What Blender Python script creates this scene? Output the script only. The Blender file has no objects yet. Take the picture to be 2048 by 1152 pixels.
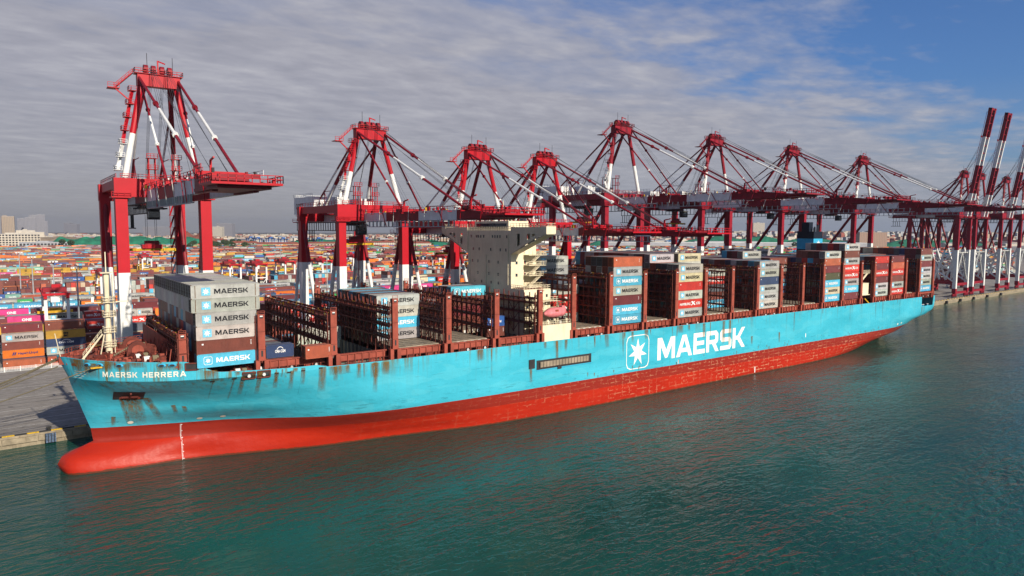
import bpy, math, random
import numpy as np
from mathutils import Vector, Matrix
from mathutils.bvhtree import BVHTree

R = math.radians
rnd = random.Random(7)
S = bpy.context.scene
COL = S.collection

# ------------------------------------------------------------------ camera
CAM = (-9.72, -146.753, 51.573); YAW, PITCH, ROLL, FPX = 0.634585, -0.083808, 0.003877, 1381.8
fw = Vector((math.sin(YAW)*math.cos(PITCH), math.cos(YAW)*math.cos(PITCH), math.sin(PITCH)))
rt = Vector((math.cos(YAW), -math.sin(YAW), 0)); up = rt.cross(fw)
rt2 = rt*math.cos(ROLL) + up*math.sin(ROLL); up2 = -rt*math.sin(ROLL) + up*math.cos(ROLL)
cd = bpy.data.cameras.new('camera'); cam = bpy.data.objects.new('camera', cd); COL.objects.link(cam)
cam.matrix_world = Matrix(((rt2.x, up2.x, -fw.x, CAM[0]), (rt2.y, up2.y, -fw.y, CAM[1]), (rt2.z, up2.z, -fw.z, CAM[2]), (0, 0, 0, 1)))
cd.sensor_width = 36; cd.lens = 36*FPX/2048; cd.clip_end = 30000; cd.clip_start = 1
S.camera = cam

# ------------------------------------------------------------------ world, sun, exposure
SUN_EL = 26.3; SUNV = Vector((0.072, -1.0, 0)).normalized()*math.cos(R(SUN_EL)) + Vector((0, 0, math.sin(R(SUN_EL))))
W = bpy.data.worlds.new('World'); S.world = W; W.use_nodes = True
nt = W.node_tree; nt.nodes.clear()
def N(t, nt=None, **k):
    n = nt.nodes.new(t)
    for a, b in k.items(): setattr(n, a, b)
    return n
def mathn(nt, op, a, b=None, c=None, clamp=False):
    n = nt.nodes.new('ShaderNodeMath'); n.operation = op; n.use_clamp = clamp
    for i, v in enumerate((a, b, c)):
        if v is None: continue
        if isinstance(v, (int, float)): n.inputs[i].default_value = v
        else: nt.links.new(v, n.inputs[i])
    return n.outputs[0]
def mixc(nt, f, a, b, blend='MIX'):
    n = nt.nodes.new('ShaderNodeMix'); n.data_type = 'RGBA'; n.blend_type = blend
    for i, v in ((0, f), (6, a), (7, b)):
        if isinstance(v, (int, float)): n.inputs[i].default_value = v
        elif isinstance(v, tuple): n.inputs[i].default_value = (*v[:3], 1)
        else: nt.links.new(v, n.inputs[i])
    return n.outputs[2]
def ramp(nt, f, pts, interp='LINEAR'):
    n = nt.nodes.new('ShaderNodeValToRGB'); cr = n.color_ramp; cr.interpolation = interp
    cr.elements[1].position = 1.0; cr.elements[0].position = pts[0][0]; cr.elements[1].position = pts[-1][0]
    for p, c in pts[1:-1]: cr.elements.new(p)
    for e, (p, c) in zip(sorted(cr.elements, key=lambda e: e.position), pts):
        e.color = (c, c, c, 1) if isinstance(c, (int, float)) else (*c, 1)
    nt.links.new(f, n.inputs[0]); return n.outputs[0]
def noise(nt, vec, scale, detail=4, rough=.55, dist=0):
    n = nt.nodes.new('ShaderNodeTexNoise'); n.inputs['Scale'].default_value = scale
    n.inputs['Detail'].default_value = detail; n.inputs['Roughness'].default_value = rough; n.inputs['Distortion'].default_value = dist
    if vec is not None: nt.links.new(vec, n.inputs['Vector'])
    return n.outputs[0]
def mapping(nt, vec, scale=(1, 1, 1), rot=(0, 0, 0), loc=(0, 0, 0)):
    n = nt.nodes.new('ShaderNodeMapping'); n.inputs['Scale'].default_value = scale; n.inputs['Rotation'].default_value = rot
    n.inputs['Location'].default_value = loc
    nt.links.new(vec, n.inputs['Vector']); return n.outputs[0]
sky = N('ShaderNodeTexSky', nt); sky.sky_type = 'NISHITA'; sky.sun_disc = False; sky.sun_elevation = R(SUN_EL)
sky.sun_rotation = math.atan2(SUNV.x, SUNV.y); sky.air_density = 1.0; sky.dust_density = 1.5; sky.ozone_density = 2.5
tc = N('ShaderNodeTexCoord', nt); sep = N('ShaderNodeSeparateXYZ', nt); nt.links.new(tc.outputs['Generated'], sep.inputs[0])
dz = mathn(nt, 'ADD', mathn(nt, 'MAXIMUM', sep.outputs[2], 0.0), 0.06)
px_ = mathn(nt, 'DIVIDE', sep.outputs[0], dz); py_ = mathn(nt, 'DIVIDE', sep.outputs[1], dz)
cmb = N('ShaderNodeCombineXYZ', nt); nt.links.new(px_, cmb.inputs[0]); nt.links.new(py_, cmb.inputs[1])
P = cmb.outputs[0]
Pr = mapping(nt, P, (1.0, 1.3, 1), (0, 0, R(-28)))
n1 = noise(nt, Pr, 1.1, 7, .58, .12); n2 = noise(nt, mapping(nt, P, (1.3, 2.0, 1), (0, 0, R(-35))), 3.0, 6, .56, .15)
n0 = noise(nt, mapping(nt, P, (1, 1, 1), (0, 0, R(20))), .55, 4, .5)
sdist = mathn(nt, 'SUBTRACT', mathn(nt, 'SUBTRACT', py_, mathn(nt, 'MULTIPLY', px_, 0.10)), 1.62)
back = mathn(nt, 'MINIMUM', mathn(nt, 'MULTIPLY', mathn(nt, 'SUBTRACT', -0.8, py_), .6), .35)
sd = mathn(nt, 'MAXIMUM', mathn(nt, 'MAXIMUM', mathn(nt, 'MINIMUM', sdist, 1.6), -1.2), back)
cov = mathn(nt, 'ADD', mathn(nt, 'MULTIPLY', sd, .42), mathn(nt, 'MULTIPLY', n1, 1.25))
cov = mathn(nt, 'ADD', cov, mathn(nt, 'MULTIPLY', n2, .55))
cov = mathn(nt, 'ADD', cov, mathn(nt, 'MULTIPLY', n0, .3))
cm = ramp(nt, mathn(nt, 'MULTIPLY', cov, .5), [(.42, 0.0), (.52, .42), (.62, .8), (.78, .95)])
shade = mathn(nt, 'ADD', mathn(nt, 'MULTIPLY', n2, .75), mathn(nt, 'MULTIPLY', n1, .45))
ccol = ramp(nt, shade, [(.35, (2.9, 2.9, 3.35)), (.6, (3.75, 3.7, 4.15)), (.88, (5.0, 4.9, 5.2))])
skyc = mixc(nt, 1.0, sky.outputs[0], (.50, .74, 1.12), 'MULTIPLY')
c1 = mixc(nt, cm, skyc, ccol)
hz = ramp(nt, sep.outputs[2], [(0.0, .92), (.03, .62), (.08, .25), (.18, 0.0)])
hcol = mixc(nt, ramp(nt, sep.outputs[0], [(.25, 0.0), (.95, 1.0)]), (3.15, 3.1, 3.2), (3.1, 3.5, 4.2))
c2 = mixc(nt, hz, c1, hcol)
bg = N('ShaderNodeBackground', nt); bg.inputs[1].default_value = 0.085; nt.links.new(c2, bg.inputs[0])
wo = N('ShaderNodeOutputWorld', nt); nt.links.new(bg.outputs[0], wo.inputs[0])
sl = bpy.data.lights.new('sun', 'SUN'); sl.energy = 5.0; sl.angle = R(.5); sl.color = (1, .89, .74)
so = bpy.data.objects.new('sun', sl); COL.objects.link(so); so.rotation_euler = SUNV.to_track_quat('Z', 'Y').to_euler()
vs = S.view_settings; vs.view_transform = 'Standard'; vs.look = 'None'; vs.exposure = 0.30; vs.gamma = 1; vs.use_curve_mapping = False
S.cycles.max_bounces = 5; S.cycles.diffuse_bounces = 2; S.cycles.glossy_bounces = 3; S.cycles.volume_bounces = 0
S.cycles.transparent_max_bounces = 8; S.cycles.use_denoising = True; S.cycles.caustics_reflective = False

# ------------------------------------------------------------------ materials
MATS = {}
def srgb(r, g, b):
    f = lambda v: (v/255/12.92) if v/255 <= .04045 else ((v/255+.055)/1.055)**2.4
    return (f(r), f(g), f(b))
def mat(name, col, rough=.55, metal=0, wear=.25, scale=.6, streak=0.0, dirt=(.10, .06, .035), bump=0.0, spec=.22):
    if name in MATS: return MATS[name]
    m = bpy.data.materials.new(name); m.use_nodes = True; t = m.node_tree; b = t.nodes['Principled BSDF']
    b.inputs['Roughness'].default_value = rough; b.inputs['Metallic'].default_value = metal; b.inputs['Specular IOR Level'].default_value = spec
    g = t.nodes.new('ShaderNodeTexCoord').outputs['Object']
    n = noise(t, g, scale, 5, .6); f = ramp(t, n, [(.35, 1-wear), (.7, 1+wear*.3)])
    c = mixc(t, 1.0, col, f, 'MULTIPLY')
    if streak:
        s = noise(t, mapping(t, g, (1.6, 1.6, .12)), 1.3, 5, .65)
        c = mixc(t, mathn(t, 'MULTIPLY', ramp(t, s, [(.54, 0.0), (.72, 1.0)]), streak), c, dirt)
    t.links.new(c, b.inputs['Base Color'])
    if bump:
        bn = t.nodes.new('ShaderNodeBump'); bn.inputs['Strength'].default_value = bump; bn.inputs['Distance'].default_value = .1
        t.links.new(noise(t, g, scale*6, 4), bn.inputs['Height']); t.links.new(bn.outputs[0], b.inputs['Normal'])
    MATS[name] = m; return m
M_red = mat('crane_red', (.42, .006, .016), .45, wear=.1, scale=.25, streak=.18, dirt=(.2, .02, .02))
M_wht = mat('white_paint', (.72, .73, .72), .5, wear=.12, streak=.2, dirt=(.35, .3, .24))
M_mred = mat('maroon_crane_red', (.27, .012, .026), .5, wear=.3, streak=.2, dirt=(.12, .02, .02))
M_dkred = mat('dark_crane_red', (.24, .012, .022), .5, wear=.35, streak=.3, dirt=(.14, .02, .02))
M_cable = mat('steel_cable', (.06, .062, .07), .6)
M_dark = mat('dark_steel', (.035, .035, .038), .6)
M_grey = mat('grey_paint', (.36, .38, .40), .55, wear=.2, streak=.2)
M_lgrey = mat('boom_light_grey', (.74, .75, .77), .5, wear=.15, streak=.15)
M_yel = mat('yellow_paint', (.62, .36, .02), .5, wear=.3, streak=.3)
M_glass = mat('window_glass', (.02, .035, .05), .12, spec=.6)
M_oxide = mat('oxide_red_paint', (.33, .075, .05), .6, wear=.35, scale=.35, streak=.4, dirt=(.13, .035, .02))
M_oxdark = mat('oxide_dark_paint', (.155, .038, .028), .65, wear=.45, scale=.5, streak=.5, dirt=(.05, .02, .012))
M_deck = mat('deck_paint', (.17, .04, .028), .75, wear=.5, scale=.3, streak=.0)
M_hatch = mat('hatch_cover_tan', (.33, .27, .20), .75, wear=.4, scale=.25)
M_hold = mat('hold_grey', (.16, .15, .13), .8, wear=.4, scale=.4, streak=.5)
M_cream = mat('cream_paint', (.74, .66, .48), .5, wear=.14, scale=.2, streak=.28, dirt=(.33, .2, .09))
M_blue = mat('sky_blue_paint', (.04, .38, .62), .5, wear=.15)
M_navy = mat('funnel_navy', (.008, .014, .028), .5, wear=.3)
M_boat = mat('lifeboat_pink', (.66, .20, .22), .5, wear=.25, scale=1)
M_black = mat('letter_black', (.012, .014, .02), .6, wear=.1)
M_white2 = mat('letter_white', (.78, .79, .79), .5, wear=.06)
M_cream_l = mat('letter_cream', (.80, .77, .66), .55, wear=.1, streak=.15, dirt=(.4, .22, .06))
M_hlogo = mat('hull_letter_white', (.80, .79, .74), .5, wear=.06, scale=.15, streak=.5, dirt=(.62, .40, .14))
M_star = mat('star_panel_blue', (.16, .50, .72), .5, wear=.15)
M_orange_l = mat('letter_navy', (.02, .03, .14), .55)
M_rope = mat('mooring_rope', (.20, .17, .11), .9)
M_rub = mat('black_rubber', (.02, .02, .02), .85)
M_fend = mat('fender_blue', (.10, .15, .24), .8, wear=.6, scale=2, streak=.6, dirt=(.25, .13, .06))
M_conc = mat('quay_concrete', (.33, .28, .20), .9, wear=.4, scale=.5, streak=.55, dirt=(.09, .065, .04), bump=.4)
M_kyel = mat('kerb_yellow', (.60, .38, .03), .8, wear=.45, scale=2)
M_kblk = mat('kerb_black', (.035, .035, .035), .85, wear=.3, scale=2)
M_line = mat('line_paint', (.55, .54, .5), .85, wear=.5, scale=1.2)
M_bld = mat('building_cream', (.55, .50, .42), .8, wear=.15, scale=.05)
M_bldg = mat('building_grey', (.36, .37, .40), .8, wear=.2, scale=.05)
M_bldb = mat('building_brown', (.40, .30, .22), .8, wear=.2, scale=.05)
M_roofr = mat('roof_red', (.30, .09, .06), .8, wear=.3, scale=.1)
M_roofb = mat('roof_blue', (.08, .20, .38), .7, wear=.3, scale=.1)
M_roofg = mat('roof_grey', (.40, .41, .43), .7, wear=.3, scale=.1)
M_foliage = mat('foliage_green', (.05, .075, .03), .9, wear=.5, scale=.3)
M_trunk = mat('tree_bark', (.08, .06, .04), .9)
M_bluesteel = mat('blue_crane_paint', (.03, .12, .38), .5)

# ------------------------------------------------------------------ mesh builder
class MB:
    def __init__(s): s.v = []; s.f = []; s.mi = []; s.mats = []
    def m(s, m):
        if m not in s.mats: s.mats.append(m)
        return s.mats.index(m)
    def add(s, vs, fs, m):
        o = len(s.v); k = s.m(m); s.v += [tuple(p) for p in vs]
        for f in fs: s.f.append(tuple(i+o for i in f)); s.mi.append(k)
    def box(s, x0, x1, y0, y1, z0, z1, m):
        s.add([(x, y, z) for z in (z0, z1) for (x, y) in ((x0, y0), (x1, y0), (x1, y1), (x0, y1))],
              [(3, 2, 1, 0), (4, 5, 6, 7), (0, 1, 5, 4), (1, 2, 6, 5), (2, 3, 7, 6), (3, 0, 4, 7)], m)
    def beam(s, a, b, w, h, m, w2=None, h2=None):
        a = Vector(a); b = Vector(b); d = (b-a)
        if d.length < 1e-6: return
        d.normalize(); ref = Vector((0, 0, 1)) if abs(d.z) < .95 else Vector((0, 1, 0))
        r = d.cross(ref).normalized(); u = r.cross(d)
        w2 = w if w2 is None else w2; h2 = h if h2 is None else h2
        vs = [a+r*i*w/2+u*j*h/2 for i, j in ((-1, -1), (1, -1), (1, 1), (-1, 1))] + [b+r*i*w2/2+u*j*h2/2 for i, j in ((-1, -1), (1, -1), (1, 1), (-1, 1))]
        s.add(vs, [(0, 1, 2, 3), (7, 6, 5, 4), (0, 4, 5, 1), (1, 5, 6, 2), (2, 6, 7, 3), (3, 7, 4, 0)], m)
    def tube(s, a, b, r, m, n=8, r2=None, caps=True):
        a = Vector(a); b = Vector(b); d = (b-a)
        if d.length < 1e-6: return
        d.normalize(); ref = Vector((0, 0, 1)) if abs(d.z) < .95 else Vector((0, 1, 0))
        p = d.cross(ref).normalized(); q = d.cross(p); r2 = r if r2 is None else r2
        vs = [a+(p*math.cos(t)+q*math.sin(t))*r for t in (2*math.pi*i/n for i in range(n))] + [b+(p*math.cos(t)+q*math.sin(t))*r2 for t in (2*math.pi*i/n for i in range(n))]
        fs = [(i, (i+1) % n, n+(i+1) % n, n+i) for i in range(n)]
        if caps: fs += [tuple(range(n-1, -1, -1)), tuple(range(n, 2*n))]
        s.add(vs, fs, m)
    def poly(s, pts, m): s.add(pts, [tuple(range(len(pts)))], m)
    def prism(s, pts, dvec, m):
        n = len(pts); d = Vector(dvec); vs = [Vector(p) for p in pts]; vs += [p+d for p in vs]
        s.add(vs, [tuple(range(n-1, -1, -1)), tuple(range(n, 2*n))]+[(i, (i+1) % n, n+(i+1) % n, n+i) for i in range(n)], m)
    def rail(s, pts, m, h=1.1, post=2.0, r=.05, closed=False):
        """a handrail along points"""
        pts = [Vector(p) for p in pts]
        if closed: pts.append(pts[0])
        for a, b in zip(pts, pts[1:]):
            for k in (1.0, .5): s.beam(a+Vector((0, 0, h*k)), b+Vector((0, 0, h*k)), r*2, r*2, m)
            n = max(1, int((b-a).length/post))
            for i in range(n+1):
                p = a.lerp(b, i/n); s.beam(p, p+Vector((0, 0, h)), r*2, r*2, m)
    def mesh(s, name, smooth=False):
        me = bpy.data.meshes.new(name); me.from_pydata(s.v, [], s.f)
        for m in s.mats: me.materials.append(m)
        me.polygons.foreach_set('material_index', s.mi)
        if smooth: me.polygons.foreach_set('use_smooth', [True]*len(me.polygons))
        me.update(); return me
    def obj(s, name, parent=None, smooth=False, label=None, cat=None, kind=None, group=None):
        return link(name, s.mesh(name, smooth), parent, label, cat, kind, group)
def link(name, data, parent=None, label=None, cat=None, kind=None, group=None, loc=None):
    o = bpy.data.objects.new(name, data); COL.objects.link(o)
    if parent: o.parent = parent
    if loc: o.location = loc
    if label: o['label'] = label
    if cat: o['category'] = cat
    if kind: o['kind'] = kind
    if group: o['group'] = group
    return o

# ------------------------------------------------------------------ lettering
def stroke_letters():
    L = {}
    s = .24
    L['M'] = (1.28, [[(0, 0), (0, 1), (.32, 1), (.64, .42), (.96, 1), (1.28, 1), (1.28, 0), (1.04, 0), (1.04, .62), (.72, .06), (.56, .06), (.24, .62), (.24, 0)]])
    L['A'] = (1.22, [[(0, 0), (.46, 1), (.76, 1), (.61, .76), (.27, 0)], [(.76, 1), (1.22, 0), (.95, 0), (.61, .76)], [(.36, .2), (.445, .39), (.775, .39), (.86, .2)]])
    L['E'] = (.92, [[(0, 0), (0, 1), (.9, 1), (.9, .79), (s, .79), (s, .61), (.84, .61), (.84, .41), (s, .41), (s, .21), (.92, .21), (.92, 0)]])
    L['R'] = (1.04, [[(0, 0), (0, 1), (s, 1), (s, 0)], [(s, 1), (.82, 1), (.98, .86), (.98, .52), (.86, .38), (s, .38), (s, .57), (.68, .57), (.74, .62), (.74, .76), (.68, .8), (s, .8)], [(.48, .38), (.76, .38), (1.04, 0), (.76, 0)]])
    L['S'] = (.98, [[(.02, .0), (.02, .2), (.7, .2), (.74, .24), (.74, .36), (.7, .4), (.14, .4), (.0, .54), (.0, .86), (.14, 1), (.94, 1), (.94, .8), (.28, .8), (.24, .76), (.24, .64), (.28, .6), (.84, .6), (.98, .46), (.98, .14), (.84, 0)]])
    L['K'] = (1.1, [[(0, 0), (0, 1), (s, 1), (s, .6), (.42, .6), (.78, 1), (1.08, 1), (.64, .52), (1.1, 0), (.8, 0), (.42, .41), (s, .41), (s, 0)]])
    L['H'] = (1.04, [[(0, 0), (0, 1), (s, 1), (s, .61), (.8, .61), (.8, 1), (1.04, 1), (1.04, 0), (.8, 0), (.8, .4), (s, .4), (s, 0)]])
    L[' '] = (.55, [])
    return L
LET = stroke_letters()
def word_polys(text, gap=.14):
    out = []; x = 0
    for ch in text:
        w, ps = LET[ch]
        for k, p in enumerate(ps):
            if ch == 'A' and k == 2:   # crossbar: keep clear of the legs' plane by clipping its ends
                p = [(.36, .2), (.445, .39), (.775, .39), (.86, .2)]
            out.append([(x+a, b) for a, b in p])
        x += w+gap
    return out, x-gap
def star7(cx, cy, r, ri=.42):
    pts = []
    for i in range(14):
        a = math.pi/2+i*math.pi/7; rr = r if i % 2 == 0 else r*ri
        pts.append((cx-rr*math.cos(a), cy+rr*math.sin(a)))
    return pts
def ring_square(cx, cy, h, w, c=.22):
    def rr(h, c): return [(cx-h+c, cy-h), (cx+h-c, cy-h), (cx+h-c*.3, cy-h+c*.3), (cx+h, cy-h+c), (cx+h, cy+h-c), (cx+h-c*.3, cy+h-c*.3), (cx+h-c, cy+h), (cx-h+c, cy+h), (cx-h+c*.3, cy+h-c*.3), (cx-h, cy+h-c), (cx-h, cy-h+c), (cx-h+c*.3, cy-h+c*.3)]
    o, i = rr(h, c*h), rr(h-w, c*h)
    return [[o[k], o[(k+1) % 12], i[(k+1) % 12], i[k]] for k in range(12)]
FONTM = {}
def font_polys(text, height, width=None, bold=.0, shear=0.0):
    """2-D triangles of a word in the built-in font, height = cap height"""
    key = (text, height, width, bold, shear)
    if key in FONTM: return FONTM[key]
    cu = bpy.data.curves.new('t', 'FONT'); cu.body = text; cu.resolution_u = 2; cu.offset = bold; cu.shear = shear
    o = bpy.data.objects.new('t', cu); COL.objects.link(o)
    me = bpy.data.meshes.new_from_object(o.evaluated_get(bpy.context.evaluated_depsgraph_get()))
    v = [(p.co.x, p.co.y) for p in me.vertices]; fs = [tuple(p.vertices) for p in me.polygons]
    bpy.data.objects.remove(o); bpy.data.curves.remove(cu); bpy.data.meshes.remove(me)
    xs = [p[0] for p in v]; sy = height/.7; sx = sy if width is None else width/(max(xs)-min(xs))
    x0 = min(xs); v = [((a-x0)*sx, b*sy) for a, b in v]
    FONTM[key] = (v, fs); return FONTM[key]
def put_font(mb, text, height, x, z, m, width=None, y=0.0, bold=.02, shear=0.0):
    v, f = font_polys(text, height, width, bold, shear)
    mb.add([(x+a, y, z+b) for a, b in v], f, m)

# ------------------------------------------------------------------ water
def water_mat():
    m = bpy.data.materials.new('sea_water'); m.use_nodes = True; t = m.node_tree; b = t.nodes['Principled BSDF']
    g = t.nodes.new('ShaderNodeTexCoord').outputs['Object']
    big = noise(t, mapping(t, g, (1, 1, 1)), .012, 4, .55, .6)
    t.links.new(ramp(t, big, [(.3, (.005, .040, .031)), (.7, (.012, .080, .061))]), b.inputs['Base Color'])
    b.inputs['Roughness'].default_value = .07; b.inputs['IOR'].default_value = 1.333; b.inputs['Specular IOR Level'].default_value = .38
    a1 = noise(t, mapping(t, g, (.07, .2, 1), (0, 0, R(12))), 1.0, 2, .35, .5)
    a2 = noise(t, mapping(t, g, (.36, .78, 1), (0, 0, R(-14))), 1.0, 3, .42, .6)
    a3 = noise(t, mapping(t, g, (1.5, 2.6, 1), (0, 0, R(30))), 1.0, 2, .42)
    h = mathn(t, 'ADD', mathn(t, 'MULTIPLY', a1, 1.1), mathn(t, 'ADD', mathn(t, 'MULTIPLY', a2, .95), mathn(t, 'MULTIPLY', a3, .24)))
    patch = ramp(t, noise(t, mapping(t, g, (1, 2, 1), (0, 0, R(-30))), .018, 3, .5), [(.35, .3), (.65, 1.0)])
    bn = t.nodes.new('ShaderNodeBump'); bn.inputs['Distance'].default_value = .62
    t.links.new(mathn(t, 'MULTIPLY', patch, .95), bn.inputs['Strength']); t.links.new(h, bn.inputs['Height']); t.links.new(bn.outputs[0], b.inputs['Normal'])
    return m
def yq(x): return 50.6+.028*x
mb = MB(); Mw = water_mat()
XL, XR = -3000, 9000
mb.poly([(XL, -4000, 0), (XR, -4000, 0), (XR, yq(XR)+3, 0), (XL, yq(XL)+3, 0)], Mw)
mb.obj('sea_water', kind='structure')

# ------------------------------------------------------------------ ground (quay apron and yard)
def asphalt():
    m = bpy.data.materials.new('apron_asphalt'); m.use_nodes = True; t = m.node_tree; b = t.nodes['Principled BSDF']
    g = t.nodes.new('ShaderNodeTexCoord').outputs['Object']
    n1 = noise(t, g, .02, 5, .6); n2 = noise(t, mapping(t, g, (.03, .7, 1)), 1.0, 5, .6); n3 = noise(t, g, .6, 4, .6)
    c = mixc(t, ramp(t, n1, [(.35, 0.0), (.65, 1.0)]), (.21, .185, .155), (.29, .26, .22))
    c = mixc(t, mathn(t, 'MULTIPLY', ramp(t, n2, [(.45, 0.0), (.65, 1.0)]), .5), c, (.13, .12, .11))
    c = mixc(t, .3, c, ramp(t, n3, [(.3, .12), (.7, .36)]))
    ty = noise(t, mapping(t, g, (.012, .9, 1), (0, 0, R(1.2))), 1.0, 3, .7); c = mixc(t, mathn(t, 'MULTIPLY', ramp(t, ty, [(.56, 0.0), (.62, 1.0)]), .35), c, (.05, .047, .045))
    oil = noise(t, g, .22, 3, .5); c = mixc(t, mathn(t, 'MULTIPLY', ramp(t, oil, [(.66, 0.0), (.70, 1.0)]), .5), c, (.045, .042, .04))
    t.links.new(c, b.inputs['Base Color']); b.inputs['Roughness'].default_value = .9
    bn = t.nodes.new('ShaderNodeBump'); bn.inputs['Strength'].default_value = .3; t.links.new(noise(t, g, 3, 3), bn.inputs['Height']); t.links.new(bn.outputs[0], b.inputs['Normal'])
    return m
M_asph = asphalt()
def landmat():
    m = bpy.data.materials.new('far_land'); m.use_nodes = True; t = m.node_tree; b = t.nodes['Principled BSDF']
    g = t.nodes.new('ShaderNodeTexCoord').outputs['Object']
    c = ramp(t, noise(t, g, .006, 6, .65), [(.35, (.05, .06, .035)), (.5, (.12, .11, .09)), (.62, (.2, .18, .16))])
    t.links.new(c, b.inputs['Base Color']); b.inputs['Roughness'].default_value = .95; return m
M_land = landmat()
QZ = 2.8
mb = MB()
mb.poly([(XL, yq(XL), QZ), (XR, yq(XR), QZ), (XR, 9000, QZ), (XL, 9000, QZ)], M_asph)
mb.obj('ground', kind='structure')
mb = MB()
mb.poly([(XL, yq(XL)+.002, -3), (XR, yq(XR)+.002, -3), (XR, yq(XR)+.002, QZ-.01), (XL, yq(XL)+.002, QZ-.01)], M_conc)
for k in range(120):                                         # capping beam joints and a ledge
    x = -40+k*7.0; mb.beam((x, yq(x)-.25, 1.7), (x+6.8, yq(x+6.8)-.25, 1.7), .5, 1.3, M_conc)
mb.obj('quay_wall', kind='structure')
def far_tri(): return None
mb = MB()
for x0, x1, y0, y1 in ((-3000, 9000, 2150, 9000),):
    mb.poly([(x0, y0, QZ+.3), (x1, y0-1400 if False else y0, QZ+.3), (x1, y1, QZ+.3), (x0, y1, QZ+.3)], M_land)
mb.obj('terrain', kind='structure')
# painted lines and crane rails on the apron
mb = MB()
for off, w, m in ((3.1, .16, M_dark), (3.6, .16, M_dark), (36.3, .16, M_dark), (36.8, .16, M_dark), (9, .3, M_line), (15.5, .3, M_line), (22, .3, M_line), (28.5, .3, M_line), (45, .4, M_line), (60, .4, M_line), (76, .4, M_line)):
    a = -60; b = 900
    mb.poly([(a, yq(a)+off, QZ+.004), (b, yq(b)+off, QZ+.004), (b, yq(b)+off+w, QZ+.004), (a, yq(a)+off+w, QZ+.004)], m)
for k in range(60):
    x = -40+k*12
    for off in (12, 25, 50, 56, 66, 71, 82):
        mb.poly([(x, yq(x)+off, QZ+.008), (x+3.5, yq(x)+off, QZ+.008), (x+3.5, yq(x)+off+.3, QZ+.008), (x, yq(x)+off+.3, QZ+.008)], M_line)
mb.obj('road_markings', kind='structure')
mb = MB()
for k in range(340):                                          # yellow and black kerb blocks
    x = -60+k*2.4
    if 8 < x < 345: continue
    mb.beam((x, yq(x)+.45, QZ+.12), (x+2.38, yq(x+2.4)+.45, QZ+.12), .5, .26, (M_kyel, M_kblk)[k % 2])
mb.obj('kerb', kind='structure')
# bollards and fenders
def copy_tree(o, parent=None):
    c = o.copy(); COL.objects.link(c)
    if parent: c.parent = parent
    for ch in list(o.children): copy_tree(ch, c)
    return c
b = MB(); b.tube((0, 0, 0), (0, 0, .18), .55, M_kblk, 10); b.tube((0, 0, .18), (0, 0, .55), .3, M_kblk, 10); b.beam((-.55, 0, .68), (.55, 0, .68), .38, .34, M_kblk)
bme = b.mesh('bollard')
f = MB(); f.box(-1.1, 1.1, -.55, .05, -1.9, .3, M_fend)
for k in range(4): f.box(-1.12+k*.6, -.98+k*.6, -.62, -.5, -1.9, .3, M_rub)
fme = f.mesh('fender')
f = MB(); f.box(-1.3, 1.3, -1.1, .05, -1.9, .1, M_rub); f.box(-1.0, 1.0, -1.25, -1.08, -1.7, 0, M_dark); fme2 = f.mesh('fender')
for i, x in enumerate((-2.8, 356, 380, 405, 430, 455, 482, 510, 540, 575)):
    link('bollard', bme, None, 'black mooring bollard on the quay edge beside the bow' if i == 0 else 'black mooring bollard along the quay edge beyond the stern', 'bollard', None, 'bollards along the quay edge', (x, yq(x)+1.3, QZ))
for i, x in enumerate((-2.6, 358, 377, 396, 416, 437, 459, 482, 506, 531, 556, 582, 610, 640)):
    link('fender', fme if i == 0 else fme2, None, 'rust stained blue fender panel on the quay wall beside the bow' if i == 0 else 'black rubber fender on the quay wall beyond the stern', 'fender', None, None if i == 0 else 'black fenders along the quay wall beyond the stern', (x, yq(x)-.5, 2.2))
# white railing along the yard
r = MB()
for k in range(15):
    x = -20+k*4.4; r.box(x-.12, x+.12, 141.2, 141.45, QZ, QZ+1.7, M_wht)
r.box(-20, 44, 141.22, 141.42, QZ, QZ+.35, M_grey)
ro = link('yard_railing', None, None, 'white railing of posts and bars along the container yard edge', 'railing')
r.obj('post', ro)
r = MB()
for z in (.6, .9, 1.2, 1.55): r.beam((-20, 141.3, QZ+z), (44, 141.3, QZ+z), .1, .1, M_wht)
for k in range(145): r.box(-20+k*.44, -19.95+k*.44, 141.28, 141.33, QZ+.35, QZ+1.5, M_wht)
r.obj('bars', ro)

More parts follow.
